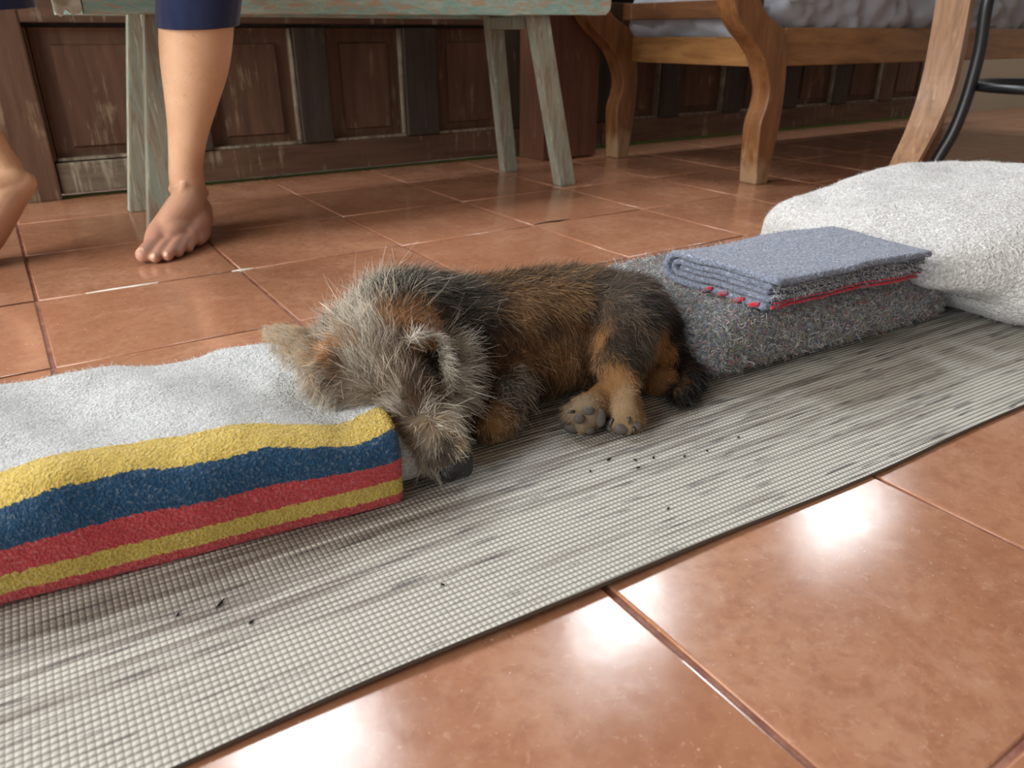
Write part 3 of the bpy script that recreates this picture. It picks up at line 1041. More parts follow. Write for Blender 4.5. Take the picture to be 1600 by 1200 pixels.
def build_blankets():
    # striped one under the dog's head
    piv = (0.225, -0.788)
    ang = -0.118

    def fn(p, s):
        x, y, z = p
        top = max(0, min(1, (z - 0.03) / 0.05))
        z += top * (0.0055 * math.sin(x * 21 + y * 14) * 0.6 + fbm((x, y, 0.3), 9) * 0.008 + 0.003 * math.sin(x * 47 + y * 30))
        y += (fbm((x, z, 5), 8) * 0.005 + 0.0015 * math.sin(x * 60)) * (0.3 + top)
        # pressed down where the head lies
        d2 = ((x - 0.20) / 0.07) ** 2 + ((y + 0.70) / 0.07) ** 2
        z -= top * 0.016 * math.exp(-d2)
        return rot_about((x, y, z), piv, ang)
    prof = rounded_rect(-0.797, -0.566, MATZ, 0.086, (0.004, 0.036, 0.026, 0.02))
    V, F, UV = extrude_profile(prof, -0.62, 0.226, 150, fn, 0.007)
    o = mesh('striped_blanket', V, F, 'striped', None, origin=(0.0, -0.68, 0), uvs=UV,
             label='folded pale grey fleece blanket with yellow, blue and red stripes under the dog\'s head', cat='blanket')
    for x1, y0, y1, z1 in ((0.252, -0.772, -0.60, 0.060), (0.281, -0.768, -0.61, 0.040)):
        def fn2(p, s, z1=z1):
            x, y, z = p
            return rot_about((x + 0.004 * math.sin(z * 80), y + fbm((x, y, z), 14) * 0.004, z), piv, ang)
        V, F, UV2 = extrude_profile(rounded_rect(y0, y1, MATZ, z1, (0.0115, 0.016, 0.012, 0.01)), x1 - 0.07, x1, 14, fn2, 0.012)
        mesh('inner_fold', V, F, 'grey_fleece', o, label='grey inner layer sticking out of the fold')

    stops = [(0.0004, (0.50, 0.055, 0.060)), (0.0122, (0.58, 0.42, 0.085)), (0.0268, (0.52, 0.055, 0.062)),
             (0.0485, (0.013, 0.065, 0.145)), (0.0785, (0.64, 0.47, 0.105)), (0.1120, (0.60, 0.62, 0.63))]

    def stripe_col(P, UV):
        C = np.tile(np.array([0.02, 0.035, 0.075]), (len(P), 1))
        for t_, c in stops:
            C[UV[:, 0] > t_] = c
        return C
    fuzz(o, 60000, 0.0026, None, 0.00016, 1.0, 0.7, stripe_col, lambda P, UV: (P[:, 0] > -0.16) & (UV[:, 0] < 0.36))

    # mixed recycled-fibre blanket under the rump
    piv2 = (0.60, -0.77)

    def fn3(p, t_):
        x, y, z = p
        k = 1 - abs(2 * t_[2] - 1)
        x += fbm((x, y, z), 12) * 0.004
        y += fbm((x, y, z + 3), 12) * 0.004 - 0.003 * math.sin(z * 75)
        if t_[2] > 0.6:
            z += fbm((x, y, 1), 9) * 0.005 - 0.010 * math.exp(-((x - 0.60) / 0.05) ** 2) * (y < -0.5)
        return rot_about((x, y, z), piv2, -0.05)
    V, F = soft_box((0.600, -0.772, MATZ), (1.045, -0.520, 0.083), (0.030, 0.030, 0.030), 80, 46, 18, fn3)
    o = mesh('folded_felt_blanket', V, F, 'mixed_felt', None, origin=(0.82, -0.65, 0),
             label='dark grey blanket of mixed coloured fibres folded flat beside the dog\'s rump', cat='blanket')
    fuzz(o, 60000, 0.0062, [(0.42, 0.42, 0.40), (0.55, 0.55, 0.52), (0.12, 0.12, 0.13), (0.20, 0.21, 0.23), (0.05, 0.05, 0.055), (0.30, 0.31, 0.34), (0.05, 0.05, 0.055), (0.12, 0.12, 0.13),
                           (0.50, 0.05, 0.08), (0.08, 0.13, 0.34), (0.12, 0.26, 0.13), (0.50, 0.38, 0.12), (0.40, 0.42, 0.46), (0.85, 0.84, 0.80), (0.70, 0.70, 0.68)], 0.00019, 1.0, 0.0, None,
         lambda P, UV: P[:, 2] > 0.006)

    # smaller blue-grey one on top, folded in layers
    t = thing('small_blanket', (0.81, -0.71, 0.08), 'small blue-grey blanket with red stitched edge folded on top of the dark one', 'blanket')
    piv3 = (0.685, -0.79)
    ang3 = -0.095

    def fn4(p, s):
        x, y, z = p
        x -= max(0.0, y + 0.79) * 0.16 * (1 - (x - 0.68) / 0.28)
        z += fbm((x, y, 7), 10) * 0.003 + 0.002 * math.sin(x * 24)
        y += fbm((x, z, 3), 16) * 0.003
        return rot_about((x, y, z), piv3, ang3)

    def uturn(yf0, yb, zt, zb, yf1):
        r = (zt - zb) / 2
        pts = [(y, zt) for y in np.linspace(yf0, yb - r, 16)]
        pts += [(yb - r + r * math.sin(a), zb + r + r * math.cos(a)) for a in np.linspace(0.2, math.pi - 0.2, 9)]
        pts += [(y, zb) for y in np.linspace(yb - r, yf1, 16)]
        return pts
    lo = 0.083
    for name, cl, th, xa, xb, lab in (
            ('outer_layer', uturn(-0.790, -0.632, lo + 0.0365, lo + 0.0045, -0.775), 0.0082, 0.676, 0.928, None),
            ('middle_layer', uturn(-0.778, -0.641, lo + 0.0275, lo + 0.0130, -0.778), 0.0070, 0.679, 0.935, None),
            ('inner_layer', [(y, lo + 0.0203) for y in np.linspace(-0.774, -0.652, 16)], 0.0062, 0.681, 0.933, None)):
        V, F, UVx = extrude_profile(sheet_profile(cl, th), xa, xb, 46, fn4, 0.003)
        q = mesh(name, V, F, 'blue_felt', t)
        fuzz(q, 12000 if name == 'outer_layer' else 7000, 0.003, [(0.30, 0.33, 0.42), (0.20, 0.23, 0.31), (0.42, 0.46, 0.55), (0.5, 0.5, 0.52)], 0.00014, 1.0, 0.3)
    # frayed selvedge between the layers and the red edging
    for z, n in ((lo + 0.0245, 1500), (lo + 0.0155, 900)):
        pts, tint = [], []
        for k in range(n):
            x = random.uniform(0.682, 0.930)
            p = fn4(np.array([x, -0.780, z + random.uniform(-0.002, 0.002)]), 0)
            d = np.array([random.uniform(-0.6, 0.6), -1, random.uniform(-0.8, 0.5)])
            L = random.uniform(0.002, 0.006)
            pts.append([p, p + d * L * 0.6, p + d * L + np.array([random.uniform(-1, 1), 0, random.uniform(-1, 1)]) * L * 0.5])
            tint.append(random.choice([(0.5, 0.5, 0.5), (0.25, 0.26, 0.3), (0.08, 0.08, 0.1), (0.65, 0.65, 0.65)]))
        hair_object('frayed_edge', np.array(pts), np.array(tint), 0.0003, t, 0.6)
    for dy, z, r_ in ((-0.7795, lo + 0.0040, 0.0022), (-0.7835, lo + 0.0102, 0.0011)):
        path = [fn4(np.array([x, dy + 0.0012 * math.sin(x * 90), z + 0.0007 * math.sin(x * 70)]), 0) for x in np.linspace(0.684, 0.930, 40)]
        V, F = tube(path, r_, 8)
        mesh('red_edging', V, F, 'red_yarn', t, label='red edging')
    for y in (-0.700, -0.722, -0.745, -0.765):
        path = [fn4(np.array([0.6760 - 0.0012 * math.sin(u * math.pi), y - 0.014 * u + 0.006, lo + 0.0015 + 0.006 * u]), 0) for u in np.linspace(0, 1, 7)]
        V, F = tube(path, [0.0018, 0.0025, 0.0028, 0.0030, 0.0029, 0.0026, 0.0018], 8)
        mesh('red_stitch', V, F, 'red_yarn', t, label='red stitch')

    # pale felt blanket, thick and round, at the right
    def fn5(p, t_):
        x, y, z = p
        u = np.clip((x - 1.0) / 0.5, 0, 1)
        vy = (y + 0.66) / 0.23
        # lower towards the left rim, fuller in the middle
        hgt = 0.60 + 0.28 * min(1, u * 2.0) ** 0.8
        if y < -0.58:
            hgt += 0.16 * min(1, (-0.58 - y) / 0.2)
        z = MATZ + (z - MATZ) * hgt
        z += (fbm((x, y, 2), 5) * 0.016 + fbm((x, y, 9), 14) * 0.004) * (t_[2] > 0.3) * min(1, u * 5 + 0.2)
        x += fbm((y, z, 3), 7) * 0.008
        x += (1 - u) * (0.014 * min(1, max(0, (y + 0.62) / 0.12)) - 0.020 * math.exp(-((y + 0.74) / 0.10) ** 2) * t_[2] + 0.012 * math.exp(-((y + 0.80) / 0.06) ** 2) * (1 - t_[2]))
        # the upper fold lies over the end of the small blanket
        sz = min(1, max(0, (t_[2] - 0.34) / 0.22))
        gy = min(1, max(0, (-0.52 - y) / 0.12)) * min(1, max(0, (y + 0.885) / 0.09))
        x -= (1 - u) ** 2 * 0.088 * sz * sz * (3 - 2 * sz) * gy * gy * (3 - 2 * gy)
        y += fbm((x, z, 6), 7) * 0.008
        if y < -0.82:
            y -= 0.022 * (1 - t_[2]) ** 2 * (y + 0.82) / -0.1
        return np.array((x, y, z))
    V, F = soft_box((1.034, -0.925, MATZ), (1.62, -0.425, 0.160), (0.075, 0.085, 0.066), 80, 66, 24, fn5)
    o = mesh('pale_blanket', V, F, 'pale_felt', None, origin=(1.3, -0.65, 0),
             label='thick pale grey felt blanket rolled up at the end of the mat', cat='blanket')
    fuzz(o, 45000, 0.0032, [(0.62, 0.62, 0.61), (0.70, 0.70, 0.69), (0.45, 0.45, 0.45), (0.3, 0.3, 0.31)], 0.00015, 1.0, 0.4, None,
         lambda P, UV: P[:, 0] < 1.55)


build_blankets()


# ------------------------------------------------------------------ bodies: chains of tapering blobs grown into one continuous skin
def chain(pts, rad, n=18, per=7, squash=None):
    pts = np.asarray(pts, float)
    if len(pts) == 1:
        pts = np.vstack([pts, pts + [[0, 0, 1e-4]]])
        rad = [rad[0], rad[0]]
    P = catmull(pts, per)
    R = catmull(np.c_[np.asarray(rad, float), np.zeros((len(rad), 2))], per)[:, 0]
    t0 = P[0] - P[1]
    t0 /= np.linalg.norm(t0)
    t1 = P[-1] - P[-2]
    t1 /= np.linalg.norm(t1)
    a = np.linspace(math.pi / 2 * 0.96, 0.12, 6)
    pre = [P[0] + t0 * R[0] * math.sin(q) for q in a]
    prr = [R[0] * math.cos(q) for q in a]
    post = [P[-1] + t1 * R[-1] * math.sin(q) for q in a[::-1]]
    por = [R[-1] * math.cos(q) for q in a[::-1]]
    return tube(np.vstack([pre, P, post]), np.concatenate([prr, R, por]), n)


def ellipsoid(c, r, rot=None, n=20):
    V, F = [], []
    m_ = n // 2 + 2
    Rm = Matrix.Identity(3) if rot is None else rot
    for i in range(m_ + 1):
        th = math.pi * i / m_
        for k in range(n):
            ph = 2 * math.pi * k / n
            s = max(math.sin(th), 1e-3)
            v = Vector((s * math.cos(ph) * r[0], s * math.sin(ph) * r[1], math.cos(th) * r[2]))
            V.append(np.array(c) + np.array(Rm @ v))
    for i in range(m_):
        for k in range(n):
            F.append((i * n + k, i * n + (k + 1) % n, (i + 1) * n + (k + 1) % n, (i + 1) * n + k))
    F.append(tuple(range(n)))
    F.append(tuple(m_ * n + k for k in range(n))[::-1])
    return V, F


def grow(pieces, voxel, smooth_it=6, factor=0.5, cuts=()):
    """union of closed pieces as one continuous surface -> verts, faces"""
    V, F = [], []
    for pv, pf in pieces:
        o0 = len(V)
        V += [tuple(p) for p in pv]
        F += [tuple(i + o0 for i in f) for f in pf]
    me = bpy.data.meshes.new('tmp')
    me.from_pydata(V, [], F)
    bm = bmesh.new()
    bm.from_mesh(me)
    bmesh.ops.recalc_face_normals(bm, faces=bm.faces)
    bm.to_mesh(me)
    bm.free()
    o = bpy.data.objects.new('tmp', me)
    COL.objects.link(o)
    md = o.modifiers.new('r', 'REMESH')
    md.mode = 'VOXEL'
    md.voxel_size = voxel
    md.adaptivity = 0
    if smooth_it:
        ms = o.modifiers.new('s', 'SMOOTH')
        ms.iterations = smooth_it
        ms.factor = factor
    dg = bpy.context.evaluated_depsgraph_get()
    ev = o.evaluated_get(dg)
    m2 = bpy.data.meshes.new_from_object(ev)
    bpy.data.objects.remove(o)
    bm = bmesh.new()
    bm.from_mesh(m2)
    for co, no in cuts:
        r = bmesh.ops.bisect_plane(bm, geom=list(bm.verts) + list(bm.edges) + list(bm.faces), plane_co=co, plane_no=no, clear_outer=True)
        es = [e for e in r['geom_cut'] if isinstance(e, bmesh.types.BMEdge)]
        bmesh.ops.edgenet_fill(bm, edges=es)
    bm.verts.index_update()
    V = np.array([v.co[:] for v in bm.verts])
    F = [[v.index for v in f.verts] for f in bm.faces]
    bm.free()
    bpy.data.meshes.remove(m2)
    bpy.data.meshes.remove(me)
    return V, F


def build_person():
    t = thing('person', (0.2, 0.42, 0.494), 'barefoot person in navy trousers seated on the bench, one heel raised', 'person')
    # left leg and foot (flat on the floor, toes towards the mat)
    leg = chain(n=40, pts=[(.292, .285, .075), (.290, .272, .115), (.293, .262, .150), (.302, .248, .200), (.314, .235, .255), (.327, .222, .315), (.338, .210, .375), (.35, .18, .46), (.36, .16, .545)],
                rad=[.0310, .0312, .0305, .0350, .0450, .0565, .0600, .058, .058])
    thigh = chain([(.36, .17, .545), (.35, .35, .575), (.33, .52, .59)], [.062, .078, .085])
    P = [leg, thigh,
         chain([(.305, .325, .034), (.300, .300, .034), (.285, .262, .046)], [.030, .032, .033]),
         # instep to the ball
         chain([(.288, .264, .086), (.270, .235, .068), (.238, .205, .045), (.216, .190, .028)], [.029, .030, .026, .020]),
         chain([(.300, .285, .05), (.285, .235, .038), (.266, .195, .024)], [.030, .029, .019]),
         chain([(.275, .25, .050), (.240, .200, .034), (.226, .178, .024)], [.034, .029, .021]),
         chain([(.238, .185, .022), (.258, .188, .021)], [.020, .018]),
         chain([(.285, .26, .03), (.29, .235, .022), (.276, .195, .018)], [.026, .022, .016]),
         # extensor tendon and ankle bones
         chain([(.283, .250, .112), (.262, .222, .084), (.236, .190, .052), (.212, .172, .038)], [.008, .007, .006, .005], 8),
         chain([(.270, .285, .094)], [.014]), chain([(.314, .282, .084)], [.014]),
         # ball of the big toe and inner arch
         chain([(.268, .262, .062), (.240, .222, .046), (.214, .196, .032), (.200, .172, .024)], [.028, .027, .0235, .019]),
         chain([(.262, .192, .024), (.280, .215, .022)], [.020, .022])]
    toes = [((.210, .185, .028), (.189, .154, .0205), (.1735, .1330, .0150), .0170, .0150, .0145),
            ((.233, .178, .026), (.2060, .142, .020), (.1890, .1190, .0105), .0108, .0096, .0098),
            ((.247, .176, .025), (.2250, .141, .019), (.2090, .1190, .0105), .0106, .0094, .0094),
            ((.258, .178, .022), (.2415, .153, .017), (.2290, .1340, .0100), .0102, .0090, .0090),
            ((.269, .186, .019), (.2590, .170, .015), (.2510, .1570, .0098), .0100, .0088, .0088)]
    for a, b, c, r0, r1, r2 in toes:
        P.append(chain([a, b, c], [r0, r1, r2], 14, 6))
    # right leg, heel lifted, toes on the floor left of the bench leg
    P += [chain([(.004, .312, .150), (-.008, .312, .185), (-.030, .306, .250), (-.040, .295, .320), (-.035, .270, .42), (-.02, .20, .545)], [.030, .030, .038, .050, .056, .058]),
          chain([(-.02, .21, .545), (.04, .36, .575), (.12, .52, .59)], [.062, .078, .085]),
          chain([(.026, .300, .128), (.012, .300, .132), (-.010, .300, .125)], [.022, .028, .034]),
          chain([(.020, .298, .122), (-.015, .285, .095), (-.050, .262, .050), (-.072, .248, .026)], [.024, .033, .030, .022]),
          chain([(.0, .31, .12), (-.04, .29, .075), (-.066, .285, .026)], [.028, .028, .020])]
    for k, (dx, dy) in enumerate(((-.030, -.030), (-.036, -.014), (-.036, 0.0), (-.034, .012), (-.028, .022))):
        a = np.array([-.070 - 0.001 * k, .248 + .010 * k, .020])
        P.append(chain([a, a + [dx * .5, dy * .5, -.004], a + [dx, dy, -.0105 + .0015 * (k == 0)]], [.0135 - .001 * k, .011 - .0008 * k, .0095 - .0006 * k], 12, 5))
    P += [chain([(.12, .53, .60), (.22, .54, .60), (.33, .53, .60)], [.09, .10, .09])]
    V, F = grow(P, 0.0024, 8, 0.5)
    V[:, 2] = np.maximum(V[:, 2], 0.0004)
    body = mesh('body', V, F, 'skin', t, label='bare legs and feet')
    for (a, b, c, r0, r1, r2) in toes:
        b_, c_ = np.array(b), np.array(c)
        d = (c_ - b_) / np.linalg.norm(c_ - b_)
        s = np.cross(d, [0, 0, 1])
        s /= np.linalg.norm(s)
        n_ = np.cross(s, d)
        ctr = c_ + d * r2 * 0.42 + n_ * r2 * 0.66
        R3 = Matrix((tuple(s), tuple(d * 0.8 - n_ * 0.6), tuple(n_ * 0.8 + d * 0.6))).transposed()
        V, F = ellipsoid(ctr, (r2 * 0.50, r2 * 0.52, r2 * 0.16), R3, 14)
        mesh('toenail', V, F, 'nail', body)
    # trousers: wider tubes cut level at the hems
    T1 = [chain([(.332, .222, .31), (.336, .214, .345), (.340, .206, .385), (.352, .178, .46), (.362, .155, .545)], [.068, .067, .0665, .068, .071]),
          chain([(.362, .165, .545), (.35, .35, .578), (.33, .52, .595)], [.072, .088, .095])]
    T2 = [chain([(.005, .270, .34), (.010, .265, .38), (.012, .255, .43), (-.005, .21, .49), (-.02, .19, .545)], [.104, .100, .094, .080, .071]),
          chain([(-.02, .20, .545), (.05, .36, .578), (.13, .52, .595)], [.072, .088, .095])]
    hips = [chain([(.12, .53, .612), (.22, .55, .62), (.33, .53, .612)], [.105, .118, .105]), chain([(.22, .55, .64), (.22, .56, .76), (.22, .56, .82)], [.125, .125, .12])]
    V, F = grow(T1 + T2 + hips, 0.005, 6, 0.5, [((0, 0, 0.336), (0.055, 0.10, -1)), ((0, 0, 0.80), (0, 0, 1))])
    # bring the right hem to its own height and soften the cloth with a few folds
    W = V.copy()
    for i, p in enumerate(V):
        q = fbm(p * np.array([1, 1, 0.5]), 13) * 0.004
        W[i, 0] += q
        W[i, 1] += q
        if p[0] < 0.14 and p[2] < 0.47:
            W[i, 2] = 0.47 - (0.47 - p[2]) * 0.66
    W[:, 2] = np.where((V[:, 1] > .33) & (V[:, 2] < .4985), .4985, W[:, 2])
    mesh('trousers', W, F, 'navy_cloth', t)


build_person()


def build_dog():
    t = thing('dog', (0.44, -0.69, 0.005), 'small scruffy brown and black terrier asleep with head on striped blanket', 'dog')
    z0 = MATZ
    torso = chain([(.318, -.628, .098), (.360, -.622, .078), (.415, -.640, .066), (.470, -.645, .064), (.520, -.652, .062), (.560, -.668, .056), (.585, -.690, .046)],
                  [.040, .050, .062, .063, .061, .056, .043], 26)
    P = [torso,
         # neck and shoulders into the skull
         chain([(.275, -.668, .100), (.305, -.640, .100), (.345, -.625, .086), (.39, -.64, .070)], [.044, .046, .050, .058], 24),
         ellipsoid((.250, -.688, .0955), (.055, .047, .042), None, 26),
         # cheeks
         chain([(.208, -.712, .094), (.232, -.728, .085)], [.026, .025]), chain([(.285, -.720, .078), (.292, -.700, .080)], [.026, .030]),
         # stop, muzzle
         chain([(.250, -.714, .094), (.254, -.744, .076), (.261, -.768, .054), (.268, -.786, .034)], [.035, .0290, .0245, .0185], 20),
         chain([(.262, -.745, .056), (.265, -.771, .036), (.269, -.781, .024)], [.024, .020, .014], 16),
         # chest and belly
         chain([(.375, -.665, .045), (.43, -.672, .042), (.49, -.676, .040), (.53, -.690, .040)], [.040, .043, .042, .040], 20),
         # upper thigh, near leg down to the paw (hock behind)
         chain([(.556, -.690, .074), (.530, -.715, .068), (.502, -.742, .052), (.487, -.763, .042)], [.046, .042, .030, .020], 20),
         chain([(.500, -.735, .060), (.484, -.752, .055)], [.020, .018], 14),
         chain([(.492, -.760, .043), (.482, -.776, .036), (.474, -.787, .029)], [.0165, .0135, .0130], 14),
         chain([(.474, -.787, .029), (.466, -.797, .019)], [.0145, .0165], 14),
         # rump bulge and hock
         chain([(.565, -.715, .048), (.570, -.728, .040)], [.030, .024], 16),
         chain([(.545, -.755, .022), (.553, -.760, .020)], [.017, .015], 14),
         # far hind leg
         chain([(.520, -.722, .024), (.492, -.748, .0235), (.466, -.760, .022), (.448, -.767, .022)], [.020, .0175, .0150, .0145], 14),
         chain([(.448, -.767, .022), (.433, -.775, .021)], [.016, .0185], 14),
         # front leg folded under the chin
         chain([(.415, -.690, .042), (.385, -.715, .036), (.362, -.735, .027)], [.034, .024, .019], 16),
         chain([(.362, -.735, .027), (.347, -.742, .023), (.340, -.744, .0225)], [.0185, .0190, .0175], 16),
         chain([(.330, -.690, .040), (.318, -.715, .028)], [.030, .020], 14)]
    # toes
    for c, ds in (((.466, -.799, .016), ((-.013, .000, -.002), (-.005, -.008, -.003), (.005, -.009, -.002), (.012, -.003, -.002))),
                  ((.430, -.777, .019), ((-.013, .008, .004), (-.014, -.002, .006), (-.008, -.006, -.006), (.002, -.003, -.009)))):
        for d in ds:
            P.append(chain([c, np.array(c) + d], [.010, .0085], 10, 4))
    V, F = grow(P, 0.0028, 7, 0.55)
    V[:, 2] = np.maximum(V[:, 2], z0)
    body = mesh('body', V, F, 'dog', t)
    # curled tail
    V, F = chain([(.590, -.700, .040), (.604, -.722, .028), (.596, -.752, .019), (.574, -.772, .016), (.553, -.783, .0145)], [.018, .016, .014, .012, .008], 16)
    tail = mesh('tail', V, F, 'dog', t, label='black curled tail')
    # nose leather and closed mouth line
    V, F = grow([ellipsoid((.2745, -.7965, .0250), (.0155, .0115, .0135), None, 18), ellipsoid((.2665, -.7965, .0195), (.0085, .0085, .0095), None, 12),
                 ellipsoid((.2815, -.7965, .0195), (.0085, .0085, .0095), None, 12)], 0.0012, 3)
    nose = mesh('nose', V, F, 'nose', t)

    # ears: curved flaps between a base edge b0-b1 and a short tip edge t0-t1
    def ear(b0, b1, t0, t1, bulge, rim):
        b0, b1, t0, t1, bulge = (np.array(q, float) for q in (b0, b1, t0, t1, bulge))
        nu, nv = 16, 14
        V, F = [], []
        nrm = np.cross(t0 - b0, b1 - b0)
        nrm /= np.linalg.norm(nrm)
        for sgn in (1, -1):
            for i in range(nu + 1):
                u = i / nu
                for j in range(nv + 1):
                    v = j / nv
                    p = (b0 * (1 - v) + b1 * v) * (1 - u) + (t0 * (1 - v) + t1 * v) * u
                    w = 2 * v - 1
                    p = p + (t0 + t1 - b0 - b1) * 0.5 * 0.14 * u * (1 - w * w)
                    p = p + bulge * (math.sin(math.pi * min(1, u * 0.8 + 0.1)) * (1 - w * w)) + nrm * rim * w * w * u
                    V.append(p + nrm * 0.0013 * sgn * (1 - 0.6 * abs(w)) * (1 - 0.5 * u))
        S = (nu + 1) * (nv + 1)
        for i in range(nu):
            for j in range(nv):
                a, b, c, d = i * (nv + 1) + j, (i + 1) * (nv + 1) + j, (i + 1) * (nv + 1) + j + 1, i * (nv + 1) + j + 1
                F += [(a, b, c, d), (S + a, S + d, S + c, S + b)]
        for i in range(nu):
            for j in (0, nv):
                a, b = i * (nv + 1) + j, (i + 1) * (nv + 1) + j
                F.append((a, b, S + b, S + a))
        for j in range(nv):
            for i in (0, nu):
                a, b = i * (nv + 1) + j, i * (nv + 1) + j + 1
                F.append((a, b, S + b, S + a))
        return mesh('ear', V, F, 'dog', t)
    e1 = ear((.2104, -.6517, .115), (.186, -.728, .099), (.180, -.622, .113), (.172, -.645, .110), (.004, .0, .010), 0.003)
    e2 = ear((.2745, -.7000, .1360), (.2651, -.7425, .1150), (.3057, -.6919, .1310), (.3019, -.7244, .1045), (.0, -.002, .004), 0.003)
    return t, body, tail, nose, e1, e2


DOG = build_dog()


